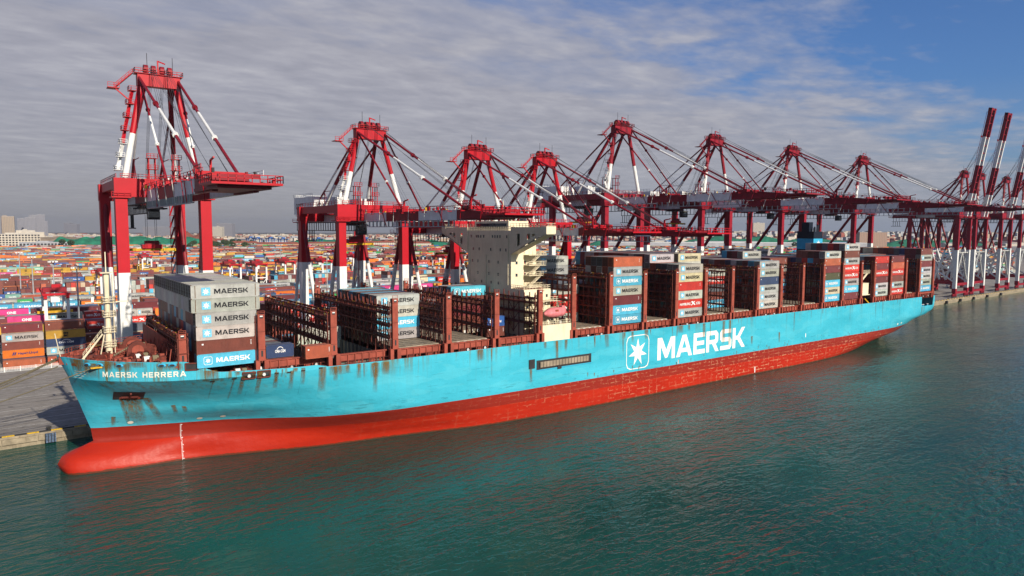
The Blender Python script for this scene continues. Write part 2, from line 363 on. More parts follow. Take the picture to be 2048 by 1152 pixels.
# ------------------------------------------------------------------ the ship
ship = link('container_ship', None, None, 'long turquoise and red container ship moored along the quay', 'ship')
YC = 26.0
LV = {
 -2.5: [(-1.2, 0), (0, 4.2), (5, 5.6), (12, 6.7), (20.7, 7.5), (34, 11), (50, 15.8), (68, 19), (95, 24.5), (129, 26.0), (240, 26.0), (270, 23), (290, 17), (312, 9), (325, 4), (336, .3)],
 0: [(-2.0, 0), (-1.4, 3.0), (-.2, 4.8), (5, 6.2), (12, 7.2), (20.7, 7.9), (34, 11.5), (50, 16.2), (68, 19.3), (95, 24.8), (129, 26.2), (245, 26.2), (273, 24), (291, 20.2), (315, 14), (335, 8), (345, 3), (348, .3)],
 1.5: [(-2.5, 0), (-1.9, 2.4), (0, 4.5), (5, 5.8), (12, 6.7), (20.7, 7.5), (34, 11.3), (50, 16.4), (68, 19.7), (95, 25), (126, 26.2), (250, 26.2), (275, 25), (293, 21.8), (315, 16.2), (335, 10.5), (345, 5.5), (350, .6)],
 3: [(-1.7, 0), (-1, 2.3), (1, 3.9), (5, 4.9), (12, 6.0), (20, 7.3), (34, 11.0), (50, 16.8), (68, 20.9), (95, 25.2), (122, 26.2), (255, 26.2), (278, 25.4), (297, 23), (317, 18.2), (335, 13), (345, 8), (351, 2.0)],
 4.4: [(1.6, 0), (3, 1.5), (6, 2.7), (12, 4.7), (20, 6.9), (34, 10.7), (50, 17.3), (68, 21.8), (95, 25.4), (118, 26.2), (262, 26.2), (284, 25.8), (303, 24), (320, 20.2), (337, 14.8), (352, 5.0)],
 5.4: [(4.2, 0), (8, 1.3), (14, 3.7), (22, 6.7), (34, 10.8), (50, 18.0), (68, 22.6), (95, 25.6), (116, 26.2), (268, 26.2), (290, 25.9), (308, 24.6), (324, 21.6), (340, 16.2), (352, 8)],
 8.3: [(3.8, 0), (10, 2.8), (22, 7.2), (29.3, 9.8), (39, 15), (48.8, 20.4), (67, 24.7), (94, 26), (105, 26.2), (285, 26.2), (300, 26.05), (315, 25.4), (330, 23), (345, 17.5), (352, 13)],
 12: [(2.6, 0), (8, 4.3), (14, 7.4), (22, 11.3), (30, 14.9), (39, 18.7), (49, 22.4), (67, 25.5), (94, 26.1), (100, 26.2), (318, 26.2), (330, 26.05), (345, 24.8), (352, 22.8)],
 14: [(2.0, 0), (6.5, 4.0), (12, 7.2), (19, 11.0), (30, 16.0), (39, 19.8), (49, 23.1), (67, 25.7), (94, 26.15), (100, 26.2), (325, 26.2), (340, 26.1), (352, 25.2)],
 16: [(1.3, 0), (5, 4.3), (10, 8.0), (16, 11.6), (22, 14.6), (30, 18.0), (39, 21.2), (49, 23.8), (67, 25.8), (90, 26.2), (335, 26.2), (352, 26.0)],
 18: [(.7, 0), (3.2, 4.4), (7.4, 8.8), (13, 13.3), (19, 16.0), (26, 18.6), (34, 21.0), (49, 24.3), (67, 25.85), (90, 26.2), (352, 26.2)],
 20.3: [(.1, 0), (.7, 2.6), (1.3, 4.2), (3, 7.2), (5.3, 9.9), (9.4, 13.6), (13.5, 16.6), (17, 18.4), (19, 19.1), (22, 20.1), (25, 21.0), (28, 21.6), (34, 22.6), (42, 23.7), (48, 24.5), (55, 25.2), (67, 25.9), (90, 26.2), (352, 26.2)],
 30: [(-4.5, 0), (-2.4, 2.2), (-.8, 3.9), (1.8, 6.9), (4.7, 9.8), (9.1, 13.5), (13.5, 16.6), (17, 18.4), (19, 19.1), (22, 20.2), (25, 21.0), (28, 21.6), (34, 22.6), (42, 23.7), (48, 24.5), (55, 25.2), (67, 25.9), (90, 26.2), (352, 26.2)],
}
ZK = sorted(LV)
PC = {}
def pch(k, x):
    if k not in PC:
        X = [p[0] for p in LV[k]]; Y = [p[1] for p in LV[k]]; n = len(X); h = [X[i+1]-X[i] for i in range(n-1)]; d = [(Y[i+1]-Y[i])/h[i] for i in range(n-1)]
        m = [d[0]]+[0 if d[i-1]*d[i] <= 0 else 2*d[i-1]*d[i]/(d[i-1]+d[i]) for i in range(1, n-1)]+[d[-1]]
        m[0] = d[0]*1.6; PC[k] = (X, Y, h, m)
    X, Y, h, m = PC[k]
    if x <= X[0]: return Y[0]
    if x >= X[-1]: return Y[-1]
    i = int(np.searchsorted(X, x))-1; i = max(0, min(len(h)-1, i)); t = (x-X[i])/h[i]
    return Y[i]*(1+2*t)*(1-t)**2+m[i]*h[i]*t*(1-t)**2+Y[i+1]*t*t*(3-2*t)+m[i+1]*h[i]*t*t*(t-1)
def hull_h(x, z):
    z = min(max(z, ZK[0]), ZK[-1]); i = max(0, min(len(ZK)-2, int(np.searchsorted(ZK, z))-1)); a, b = ZK[i], ZK[i+1]; t = (z-a)/(b-a)
    g = lambda k: pch(k, x)
    return g(a)*(1-t)+g(b)*t
def stem(z):
    z = min(max(z, ZK[0]), ZK[-1]); i = max(0, min(len(ZK)-2, int(np.searchsorted(ZK, z))-1)); a, b = ZK[i], ZK[i+1]; t = (z-a)/(b-a)
    return LV[a][0][0]*(1-t)+LV[b][0][0]*t
def sternx(z):
    i = max(0, min(len(ZK)-2, int(np.searchsorted(ZK, z))-1)); a, b = ZK[i], ZK[i+1]; t = (z-a)/(b-a)
    return LV[a][-1][0]*(1-t)+LV[b][-1][0]*t
TOPZ = [(-9, 24.9), (0, 24.7), (8, 24.4), (19.2, 24.25), (20.2, 24.0), (24.9, 21.75), (26, 21.6), (40, 21.2), (46.2, 21.35), (48.4, 20.65), (50, 20.75), (70, 20.9), (338.2, 20.9), (338.4, 16.4), (350.2, 16.4), (350.4, 20.9), (360, 20.9)]
def topz(x): return float(np.interp(x, [p[0] for p in TOPZ], [p[1] for p in TOPZ]))
hl = [-2.5, -1.2, 0, .8, 1.5, 2.3, 3, 3.7, 4.4, 4.9, 5.4, 6.3, 7.3, 8.3, 9.5, 10.8, 12, 13, 14, 15, 16, 17, 18, 19, 20.3]
def hull_material():
    m = bpy.data.materials.new('hull_paint'); m.use_nodes = True; t = m.node_tree; b = t.nodes['Principled BSDF']
    geo = t.nodes.new('ShaderNodeTexCoord').outputs['Object']; sp = t.nodes.new('ShaderNodeSeparateXYZ'); t.links.new(geo, sp.inputs[0]); X, Y, Z = sp.outputs
    big = noise(t, mapping(t, geo, (.05, .05, .12)), 1.0, 4, .55)
    blue = mixc(t, ramp(t, big, [(.3, 0.0), (.7, 1.0)]), (.034, .345, .465), (.060, .445, .59))
    # horizontal plate seams and worn patches in the blue
    seam = mathn(t, 'LESS_THAN', mathn(t, 'FRACT', mathn(t, 'ADD', mathn(t, 'MULTIPLY', Z, .36), mathn(t, 'MULTIPLY', noise(t, mapping(t, geo, (.02, .02, .4)), 1.0, 2), .5))), .022)
    seamx = mathn(t, 'LESS_THAN', mathn(t, 'FRACT', mathn(t, 'MULTIPLY', X, .095)), .006)
    seams = mathn(t, 'MAXIMUM', seam, seamx)
    brk = ramp(t, noise(t, mapping(t, geo, (.35, .35, .8)), 1.0, 3), [(.5, 0.0), (.6, 1.0)])
    blue = mixc(t, mathn(t, 'MULTIPLY', mathn(t, 'MULTIPLY', seams, brk), .7), blue, (.015, .12, .18))
    drip = ramp(t, noise(t, mapping(t, geo, (3.5, 3.5, .03)), 1.0, 4, .75), [(.62, 0.0), (.68, 1.0)])
    blue = mixc(t, mathn(t, 'MULTIPLY', drip, .28), blue, (.05, .14, .12))
    patchy = ramp(t, noise(t, mapping(t, geo, (.12, .12, .35)), 1.0, 2, .3), [(.55, 0.0), (.57, 1.0)])
    blue = mixc(t, mathn(t, 'MULTIPLY', patchy, .13), blue, (.16, .55, .62))
    # rust running down from the deck edge
    st = noise(t, mapping(t, geo, (.9, .9, .035)), 1.0, 6, .7, .2); st2 = noise(t, mapping(t, geo, (.13, .13, .02)), 1.0, 3, .5)
    topf = ramp(t, mathn(t, 'DIVIDE', mathn(t, 'SUBTRACT', Z, 9.0), 14.0), [(0.0, 0.0), (.55, .12), (.83, 1.0)])
    stm = mathn(t, 'MULTIPLY', ramp(t, mathn(t, 'ADD', st, mathn(t, 'MULTIPLY', st2, .35)), [(.70, 0.0), (.80, 1.0)]), topf)
    bowf = ramp(t, mathn(t, 'DIVIDE', X, 120.0), [(0.0, 1.0), (.6, .75), (1.0, .4)])
    blue = mixc(t, mathn(t, 'MULTIPLY', mathn(t, 'MULTIPLY', stm, bowf), .9), blue, (.13, .10, .012))
    sc = noise(t, mapping(t, geo, (.25, .25, 1.6)), 1.0, 6, .7); scf = ramp(t, mathn(t, 'DIVIDE', Z, 16.0), [(.5, 1.0), (.85, 0.0)])
    blue = mixc(t, mathn(t, 'MULTIPLY', mathn(t, 'MULTIPLY', ramp(t, sc, [(.56, 0.0), (.64, 1.0)]), scf), .6), blue, (.018, .11, .15))
    # red boot-topping: dull band above, brighter below
    rb = noise(t, mapping(t, geo, (.05, .05, .3)), 1.0, 4, .6)
    red = mixc(t, ramp(t, rb, [(.3, 0.0), (.7, 1.0)]), (.32, .015, .006), (.40, .022, .008))
    band = ramp(t, mathn(t, 'ADD', Z, mathn(t, 'MULTIPLY', rb, .5)), [(0.0, 0.0), (1.0, 1.0)])
    bn_ = mathn(t, 'GREATER_THAN', mathn(t, 'ADD', Z, mathn(t, 'MULTIPLY', rb, .6)), 5.35)
    red = mixc(t, mathn(t, 'MULTIPLY', bn_, .75), red, (.20, .022, .015))
    # scraped plating grid amidships and aft
    v1 = mathn(t, 'LESS_THAN', mathn(t, 'ABSOLUTE', mathn(t, 'SUBTRACT', mathn(t, 'FRACT', mathn(t, 'ADD', mathn(t, 'MULTIPLY', X, .33), mathn(t, 'MULTIPLY', noise(t, mapping(t, geo, (.3, .3, .5)), 1.0, 3), .55))), .5)), .06)
    v2 = mathn(t, 'LESS_THAN', mathn(t, 'ABSOLUTE', mathn(t, 'SUBTRACT', mathn(t, 'FRACT', mathn(t, 'ADD', mathn(t, 'MULTIPLY', Z, .85), mathn(t, 'MULTIPLY', noise(t, mapping(t, geo, (.12, .12, .3)), 1.0, 3), .6))), .5)), .13)
    lines = mathn(t, 'MAXIMUM', v1, v2)
    brk2 = ramp(t, noise(t, mapping(t, geo, (.55, .55, .9)), 1.0, 5, .72), [(.50, 0.0), (.55, 1.0)])
    blot = ramp(t, noise(t, mapping(t, geo, (.35, .35, .6)), 1.0, 6, .75), [(.62, 0.0), (.66, 1.0)])
    aft = ramp(t, mathn(t, 'DIVIDE', X, 400.0), [(.12, 0.0), (.36, .55), (.5, 1.0), (.82, .9), (.9, .3)])
    aft = mathn(t, 'MULTIPLY', aft, ramp(t, noise(t, mapping(t, geo, (.06, .06, .25)), 1.0, 4, .6), [(.38, .15), (.6, 1.0)]))
    wearm = mathn(t, 'MULTIPLY', mathn(t, 'MAXIMUM', mathn(t, 'MULTIPLY', lines, brk2), blot), aft)
    red = mixc(t, mathn(t, 'MULTIPLY', wearm, .8), red, (.50, .27, .16))
    fw_ = ramp(t, noise(t, mapping(t, geo, (.5, .5, 3.0)), 1.0, 6, .75), [(.70, 0.0), (.73, 1.0)])
    red = mixc(t, mathn(t, 'MULTIPLY', fw_, .4), red, (.60, .25, .18))
    wl = mathn(t, 'LESS_THAN', mathn(t, 'ADD', Z, mathn(t, 'MULTIPLY', noise(t, mapping(t, geo, (.8, .8, .8)), 1.0, 4), -.5)), .12)
    red = mixc(t, mathn(t, 'MULTIPLY', wl, .8), red, (.05, .03, .015))
    c = mixc(t, mathn(t, 'GREATER_THAN', Z, 8.3), red, blue)
    t.links.new(c, b.inputs['Base Color']); b.inputs['Roughness'].default_value = .42; b.inputs['Specular IOR Level'].default_value = .2
    bp = t.nodes.new('ShaderNodeBump'); bp.inputs['Strength'].default_value = .5; bp.inputs['Distance'].default_value = .3
    t.links.new(mathn(t, 'ADD', noise(t, mapping(t, geo, (.3, .3, .45)), 1.0, 3), mathn(t, 'MULTIPLY', mathn(t, 'PINGPONG', mathn(t, 'MULTIPLY', X, .5), .5), .12)), bp.inputs['Height']); t.links.new(bp.outputs[0], b.inputs['Normal'])
    return m
M_hull = hull_material()
XB = 60.0
sfr = sorted(set([0, .01, .02, .035, .05, .07, .09, .115, .14, .17, .2, .24, .28, .32, .345, .36, .38, .4, .42, .44, .455, .47, .5, .54, .58, .63, .69, .765, .8, .806, .84, .88, .92, .96, 1]))
xaft = [66, 75, 85, 94, 105, 118, 130, 160, 190, 220, 245, 260, 270, 278, 285, 292, 300, 308, 315, 322, 328, 333, 338.2, 338.4, 342, 346, 350.2, 350.4, 352]
def hull_grid(side):
    rows = []
    for z in hl+['t']:
        row = []
        xs0 = stem(z) if z != 't' else -1.75
        for s in sfr:
            x = xs0+(XB-xs0)*s; zz = topz(x) if z == 't' else min(z, topz(x))
            row.append((x, zz))
        x1 = sternx(z) if z != 't' else 352
        for x in xaft:
            xx = x if x <= 300 else 300+(x-300)*(x1-300)/52 if z != 't' and z < 14 else x
            zz = topz(xx) if z == 't' else min(z, topz(xx)); row.append((xx, zz))
        rows.append(row)
    return rows
hg = hull_grid(1)
mb = MB(); nx = len(hg[0])
for sgn in (-1, 1):
    vs = []
    for row in hg:
        for k, (x, z) in enumerate(row): vs.append((x, YC+sgn*(0 if k == 0 else hull_h(x, z)), z))
    fs = []
    for j in range(len(hg)-1):
        for i in range(nx-1):
            a = j*nx+i; q = (a, a+1, a+nx+1, a+nx)
            fs.append(q if sgn < 0 else q[::-1])
    mb.add(vs, fs, M_hull)
# transom
tv = []
for row in hg:
    x, z = row[-1]; hh = hull_h(x, z); tv += [(x, YC-hh, z), (x, YC+hh, z)]
mb.add(tv, [(2*j, 2*j+1, 2*j+3, 2*j+2) for j in range(len(hg)-1)], M_hull)
hull = mb.obj('hull', ship, smooth=True)
at = hull.data.attributes.new('sharp_edge', 'BOOLEAN', 'EDGE')
for e in hull.data.edges:
    a, b_ = (hull.data.vertices[i].co for i in e.vertices)
    if a.x < 50 and abs(a.z-20.3) < .02 and abs(b_.z-20.3) < .02: at.data[e.index].value = True
# bulwark lining (oxide red, inside)
def lining(xa, xb, n, zb, inset=.28):
    for sgn in (-1, 1):
        mb = MB()
        for i in range(n):
            x0 = xa+(xb-xa)*i/n; x1 = xa+(xb-xa)*(i+1)/n
            q = []
            for x in (x0, x1):
                zt = topz(x); hh = hull_h(x, zt); hb = max(hull_h(x, min(zt, zb+.2))-inset, .02); hi = max(hh-inset, .02)
                q.append([(x, YC+sgn*hh, zt+.003), (x, YC+sgn*hi, zt+.003), (x, YC+sgn*hi, zb)])
            mb.add([q[0][0], q[1][0], q[1][1], q[0][1]], [(0, 1, 2, 3)], M_oxide); mb.add([q[0][1], q[1][1], q[1][2], q[0][2]], [(0, 1, 2, 3)], M_oxide)
            if i % 2 == 0: mb.add([q[0][1], (x0, YC+sgn*(hull_h(x0, topz(x0))-.8) if x0 > 0 else q[0][1][1], zb), q[0][2]], [(0, 1, 2)], M_oxide)
        mb.obj('bulwark', ship)
lining(-1.4, 22, 26, 23.0); lining(22, 48, 16, 20.1); lining(48, 108, 24, 20.1); lining(120, 338, 60, 20.1)

# decks, coamings, holds
P_LB = [19.2, 34.3, 49.6, 64.4, 79.0, 93.6, 108.2, 120.4, 135.0, 149.7, 164.4, 179.1, 193.7, 208.4, 223.1, 237.7, 252.4, 267.1, 282.1, 293.3, 308.0, 322.3, 335.9, 350.2]
mb = MB()
def deckstrip(x0, x1, z, inset=.05, n=8, m=M_deck):
    for i in range(n):
        a = x0+(x1-x0)*i/n; b = x0+(x1-x0)*(i+1)/n
        ha, hb = max(.02, hull_h(a, z)-inset), max(.02, hull_h(b, z)-inset)
        mb.poly([(a, YC-ha, z), (b, YC-hb, z), (b, YC+hb, z), (a, YC+ha, z)], m)
deckstrip(-1.2, 21.5, 23.0, .3, 24)
OPEN = {1: (7.6, 44.4), 2: (4.4, 47.6), 5: (2.6, 26)}
def hatch_x(i): return P_LB[i]+1.3, P_LB[i+1]-1.3
deckstrip(21.5, 34.3+1.3, 20.0, .28, 8)
cuts = []
for i in (1, 2):
    a, b_ = hatch_x(i)
    ya_, yb_ = OPEN[i]
    for yy0, yy1 in ((4.1 if i == 1 else 1.9, ya_), (yb_, 47.9 if i == 1 else 50.1)): mb.box(a, b_, yy0, yy1, 19.7, 20.0, M_deck)
    mb.box(b_, b_+2.6, 2.8 if i == 1 else 1.4, 49.2 if i == 1 else 50.6, 19.7, 20.0, M_deck)
x5a, x5b = hatch_x(5)
deckstrip(64.4+1.3, x5a, 20.0, .28, 8)
mb.box(x5a, x5b, .1, 2.6, 19.7, 20.0, M_deck); mb.box(x5a, x5b, 26, 51.9, 19.7, 20.0, M_deck)
deckstrip(x5b, 338.3, 20.0, .28, 60)
deckstrip(338.3, 351.9, 15.6, .28, 4)
mb.obj('deck', ship)
mb = MB(); mb.poly([(21.5, YC-19.5, 20.0), (21.5, YC+19.5, 20.0), (21.5, YC+19.5, 23.0), (21.5, YC-19.5, 23.0)], M_oxide)
for i in range(8): mb.box(21.5, 21.75, 8+i*4.8, 8.2+i*4.8, 20, 23, M_oxide)
mb.obj('forecastle_bulkhead', ship)
# cargo holds (open ones)
for i, (ya, yb) in OPEN.items():
    a, b_ = hatch_x(i); mb = MB()
    zf = 14.0
    mb.poly([(a, ya, zf), (b_, ya, zf), (b_, yb, zf), (a, yb, zf)], M_hold)
    for xx, sg in ((a, 1), (b_, -1)):                      # corrugated end walls with cell guides
        pts = []; y = ya; k = 0
        while y < yb:
            pts.append((xx+(0 if k % 4 < 2 else .5*sg), y)); y += (.28 if k % 2 else .9); k += 1
        pts.append((xx, yb))
        for p, q in zip(pts, pts[1:]): mb.poly([(p[0], p[1], zf), (q[0], q[1], zf), (q[0], q[1], 21.9), (p[0], p[1], 21.9)], M_hold)
    for yy in (ya, yb): mb.poly([(a, yy, zf), (b_, yy, zf), (b_, yy, 21.9), (a, yy, 21.9)], M_hold)
    mb.obj('cargo_hold', ship)
# hatch coamings and side rails with brackets, per bay
for i in range(len(P_LB)-1):
    cm_ = MB()
    a, b_ = P_LB[i]+1.2, P_LB[i+1]-1.2
    if i in (0, 6, 18): continue
    h = hull_h(a, 21); y0 = YC-h+(1.9 if i < 5 else 1.6)
    far_ = MB(); far_.box(a, b_, 2*YC-y0-.35, 2*YC-y0, 20.0, 22.75, M_oxide); far_.obj('hatch_coaming', ship)
    for yy0, yy1 in ((y0, y0+.35),):
        cm_.box(a, b_, yy0, yy1, 21.3, 22.75, M_oxide); cm_.box(a, b_, yy0-.35, yy1+.3, 22.75, 22.95, M_oxide)
    for k in range(7):
        xx = a+.8+k*(b_-a-1.6)/6; cm_.box(xx-.1, xx+.1, y0-.3, y0, 20.0, 22.75, M_oxide)
        if k in (1, 4): cm_.box(xx+.2, xx+1.3, y0-.55, y0-.32, 20.2, 21.2, (M_oxide, M_oxdark)[k % 2])
        if k in (2, 5): cm_.tube((xx+.8, y0-.5, 20.9), (xx+.8, y0-.38, 20.9), .35, M_wht if (i+k) % 3 == 0 else M_oxide, 10)
    if i > 3: cm_.box(a, b_, YC-24.9+.0, YC-24.6, 20.02, 20.3, M_oxdark)
    cm_.rail([(a, YC-h+.45, 20.0), (b_, YC-h+.45, 20.0)], M_oxdark, 1.5, 1.6, .035)
    cm_.obj('hatch_coaming', ship)
hm = MB()
for y in (0,):
    L_ = 12.0; hm.box(0, L_, 0, 15.4, 0, 1.1, M_hatch)
    for k in range(7): hm.box(.3, L_-.3, .5+k*2.5, .62+k*2.5, 1.1, 1.16, M_dark)
    for k in range(6): hm.box(.4+k*2.2, 1.3+k*2.2, -.04, 0.0, .2, .9, M_wht)
    for k in range(6): hm.box(.9+k*2.0, 1.2+k*2.0, .3, 15, 1.1, 1.14, M_hatch)
hatch_me = hm.mesh('hatch_cover')
for i in range(len(P_LB)-1):
    if i in (0, 6, 18): continue
    a, b_ = hatch_x(i)
    for k in range(3):
        if i in (1, 2): continue
        if i == 5 and k < 2 and not (k == 1): continue
        yy = 3.0+k*15.6
        if i == 5 and k == 1: yy = 26-7.2+.2
        o = link('hatch_cover', hatch_me, ship, loc=(a+.05, yy, 22.0)); o.scale = ((b_-a-.1)/12.0, 1 if not (i == 5 and k == 1) else .98, 1)

# lashing bridges
def bridge_mesh(zt, y0, y1, dense):
    m = MB(); W2 = .95; zb = 20.0
    levels = [z for z in (25.9, 28.8, 31.7, 34.6, 37.5) if z <= zt-.6]
    n = int(round((y1-y0)/2.5))
    for k in range(n+1):
        y = y0+(y1-y0)*k/n
        for sx in (-W2, W2):
            m.box(sx-.11, sx+.11, y-.12, y+.12, zb if k % 2 else 22.6, zt-.5-(k*5 % 3)*.3, M_oxdark)
    for z in levels:
        m.box(-W2-.1, W2+.1, y0, y1, z-.12, z, M_oxdark)
        for sx in (-W2-.16, W2+.16):
            m.box(sx-.06, sx+.06, y0, y1, z-.42, z-.12, M_oxdark)
            for h in (.55, 1.1): m.box(sx-.035, sx+.035, y0, y1, z+h-.035, z+h+.035, M_oxide if h > 1 else M_oxdark)
            for k in range(n*2): m.box(sx-.03, sx+.03, y0+k*1.25+.5, y0+k*1.25+.56, z, z+1.1, M_oxdark)
    for sx in (-W2, W2): m.box(sx-.09, sx+.09, y0, y1, levels[-1]+.75, levels[-1]+1.2, M_oxdark)
    for k in range(n):                                        # diagonal braces in the lowest panels, lashing gear on top
        y = y0+k*2.5
        if k % 4 in (0, 3):
            a, b_ = (y, y+2.5) if k % 4 == 0 else (y+2.5, y)
            for z in [22.8]+levels[:-1][:2]:
                for sx in (-W2-.02, W2+.02): m.beam((sx, a, z), (sx, b_, z+2.7), .14, .14, M_oxdark)
        zz = levels[-1]
        for q in range(5):
            yy = y+.2+q*.47; hh = rnd.uniform(.5, 1.5); sx = rnd.choice((-W2, W2))
            m.beam((sx, yy, zz+.1), (sx+rnd.uniform(-.2, .2), yy+rnd.uniform(-.2, .2), zz+hh), .09, .09, rnd.choice((M_oxdark, M_yel, M_oxide, M_dark)))
            if q % 2: m.box(sx-.14, sx+.14, yy-.14, yy+.14, zz+.9, zz+1.25, rnd.choice((M_oxdark, M_yel, M_grey, M_oxide)))
    return m.mesh('lashing_bridge')
def post_mesh(zt, zb=20.2):
    m = MB(); m.box(-.72, .72, -.45, .45, 23.6, zt, M_oxide)
    m.box(-.78, .78, -.5, .5, 23.2, 23.6, M_oxide)
    m.box(-1.35, -.45, -.5, .6, zb, 23.3, M_oxide); m.box(.45, 1.35, -.5, .6, zb, 23.3, M_oxide)
    for z in (25.6, 29.5, 34.2):
        if z < zt-1: m.box(-.76, .76, -.49, .4, z, z+.09, M_oxdark)
    m.box(-.2, .2, -.47, -.44, 24.1, 25.4, M_dark); m.box(-.35, .35, -.47, -.44, zt-.9, zt-.25, M_dark); m.box(-.3, .3, -.49, -.47, zt-.55, zt-.3, M_wht)
    m.rail([(-.7, -.4, zt), (.7, -.4, zt)], M_oxide, .7, .7, .04)
    return m.mesh('end_post')
BR = {}
for i, x in enumerate(P_LB):
    zt = 29.9 if i == 0 else 33.3 if i < 3 else 35.3 if i < 7 else 38.6
    ya = {0: 6.6, 1: 4.9, 2: 2.5}.get(i, 1.0); yb = 2*YC-ya
    key = (zt, ya)
    if key not in BR: BR[key] = (bridge_mesh(zt-.3, ya+.4, yb-.4, True), post_mesh(zt, 20.1 if i > 0 else 23.0))
    o = link('lashing_bridge', BR[key][0], ship, loc=(x, 0, 0))
    yn = max(ya-.5, YC-hull_h(x, 20.5)+.75)
    link('end_post', BR[key][1], o, loc=(0, yn, 0)); link('end_post', BR[key][1], o, loc=(0, yb, 0))

# breakwater behind the forecastle
mb = MB(); mb.prism([(17.2, 44.0, 23.02), (18.8, 9.0, 23.02), (18.8, 9.6, 26.2), (18.3, 13, 27.2), (17.6, 30, 28.0), (17.2, 44, 28.2)], (.25, 0, 0), M_oxide)
for k in range(9):
    y = 11+k*4; mb.beam((17.7, y, 26.4), (17.2, y, 23.1), .18, .3, M_oxide)
mb.obj('breakwater', ship)

# deckhouse
dh = MB()
X0, X1 = 108.9, 113.6; Y0, Y1 = 14.9, 37.9
dh.box(X0, X1, Y0, Y1, 20, 51.4, M_cream)
dh.box(X1, 119.6, Y0+1.9, Y1-1.9, 20, 49.0, M_cream)
dh.box(X0+.02, 118.6, 8.6, 43.4, 20, 34.6, M_cream)
dh.box(X0+.5, 116.5, 10.0, 42.0, 34.6, 34.75, M_oxdark)
for z in (38.3, 41.2, 44.1, 47.0):
    dh.box(X0-.06, X0, Y0, Y1, z, z+.14, M_cream); 
house = dh.obj('deckhouse', ship)
wm = MB()
def win(y, z, w=.55, h=.75): wm.box(X0-.06, X0-.01, y-w/2, y+w/2, z-h/2, z+h/2, M_glass)
wn = MB(); wn.box(-.05, .02, -.3, .3, -.42, .42, M_glass); wn.box(-.09, -.05, -.4, -.3, -.5, .5, M_cream); wn.box(-.09, -.05, .3, .4, -.5, .5, M_cream); wn.box(-.09, -.05, -.3, .3, .42, .5, M_cream); wn.box(-.09, -.05, -.3, .3, -.5, -.42, M_cream)
wme = wn.mesh('window')
for z, ys in ((49.6, (36, 33, 32, 30.6, 29, 24.3, 23, 21.7, 20.4, 17)), (45.7, (34.8, 31.5, 25.2, 20.2, 17.4)), (42.0, (35.2, 32.2, 26.2, 21.3)), (38.4, (32.2, 26.2, 21.3)), (35.8, (34, 30.2, 25, 21.2)), (32.2, (24.5, 17.5, 11.2))):
    for y in ys:
        o = link('window', wme, house, loc=(X0, y, z))
wn2 = MB(); wn2.box(-.35, .35, -.05, .02, -.42, .42, M_glass); wn2.box(-.45, .45, -.09, -.05, .42, .5, M_cream); wn2.box(-.45, .45, -.09, -.05, -.5, -.42, M_cream); wme2 = wn2.mesh('window')
for z, xs in ((45.7, (110.6,)), (42.0, (110.9, 115.4, 118)), (38.4, (110.9, 115.4, 118)), (49.3, (111,))):
    for x in xs: link('window', wme2, house, loc=(x, Y0 if x < 113.6 else Y0+1.9, z))
for x, z in ((110.2, 32.6), (112.9, 32.6), (115.2, 32.6), (117.2, 32.6), (110.2, 29.6), (113, 29.6), (116, 29.6), (111.6, 26.8), (115, 26.8)): link('window', wme2, house, loc=(x, 8.6, z))
for sg in (-1, 1):                                             # bridge wings
    bw = MB()
    ye = -1.6 if sg < 0 else 53.6; yt = Y0 if sg < 0 else Y1
    for xx in (X0-.25, X0+2.6):
        f = lambda t: yt+(ye-yt)*t
        top_, fas = 52.4, 50.3
        segs = [(0, .16, 44.6, 45.6), (.16, .30, 45.6, 46.6), (.30, .44, 46.6, 47.5), (.44, .58, 47.5, 48.4), (.58, .72, 48.4, 49.3), (.72, 1.0, 49.3, 50.6)]
        for k, (t0, t1, z0, z1) in enumerate(segs):
            hole = k in (1, 3, 4)
            if not hole: bw.prism([(xx, f(t0), z0), (xx, f(t1), z1), (xx, f(t1), top_), (xx, f(t0), top_)], (.2, 0, 0), M_cream)
            else:
                tm0 = t0+.03; tm1 = t1-.03; zl0 = z0+1.0; zh = 50.5
                bw.prism([(xx, f(t0), z0), (xx, f(t1), z1), (xx, f(t1), z1+1.0), (xx, f(t0), zl0)], (.2, 0, 0), M_cream)
                bw.prism([(xx, f(t0), zh), (xx, f(t1), zh), (xx, f(t1), top_), (xx, f(t0), top_)], (.2, 0, 0), M_cream)
                bw.prism([(xx, f(t0), zl0), (xx, f(tm0), zl0+.2), (xx, f(tm0), zh), (xx, f(t0), zh)], (.2, 0, 0), M_cream)
                bw.prism([(xx, f(tm1), z1+.9), (xx, f(t1), z1+1.0), (xx, f(t1), zh), (xx, f(tm1), zh)], (.2, 0, 0), M_cream)
    bw.prism([(X0-.25, yt, 44.6), (X0-.25, ye, 50.6), (X0+2.8, ye, 50.6), (X0+2.8, yt, 44.6)], (0, 0, -.15), M_cream)
    bw.box(X0-.3, X0+2.9, min(yt, ye), max(yt, ye), 51.2, 51.32, M_cream)
    yo = ye-.05 if sg < 0 else ye-2.4
    bw.box(X0-.35, X0+3.0, yo, yo+2.4, 50.6, 52.6, M_cream)
    bw.rail([(X0-.3, yt, 52.4), (X0-.3, ye, 52.4), (X0+2.9, ye, 52.4), (X0+2.9, yt, 52.4)], M_cream, 1.0, 1.5, .04)
    bw.obj('bridge_wing', house)
wh = MB(); wh.box(X0+.9, X1+3.5, Y0+2.5, Y1-2.5, 51.4, 54.2, M_cream); wh.box(X0+.8, X0+.9, Y0+3.5, Y1-3.5, 52.3, 53.5, M_glass); wh.box(X0+2, X1+2.5, Y0+1, Y0+2.5, 51.4, 52.6, M_cream)
for y in (22, 26, 30): wh.tube((113, y, 54.2), (113, y, 57+(y == 26)*2), .15, M_cream, 6)
wh.box(111.8, 114.2, 25.2, 26.8, 56.8, 57.1, M_cream)
wh.rail([(X0, Y0, 51.4), (X0, Y1, 51.4)], M_cream, 1.2, .9, .05)
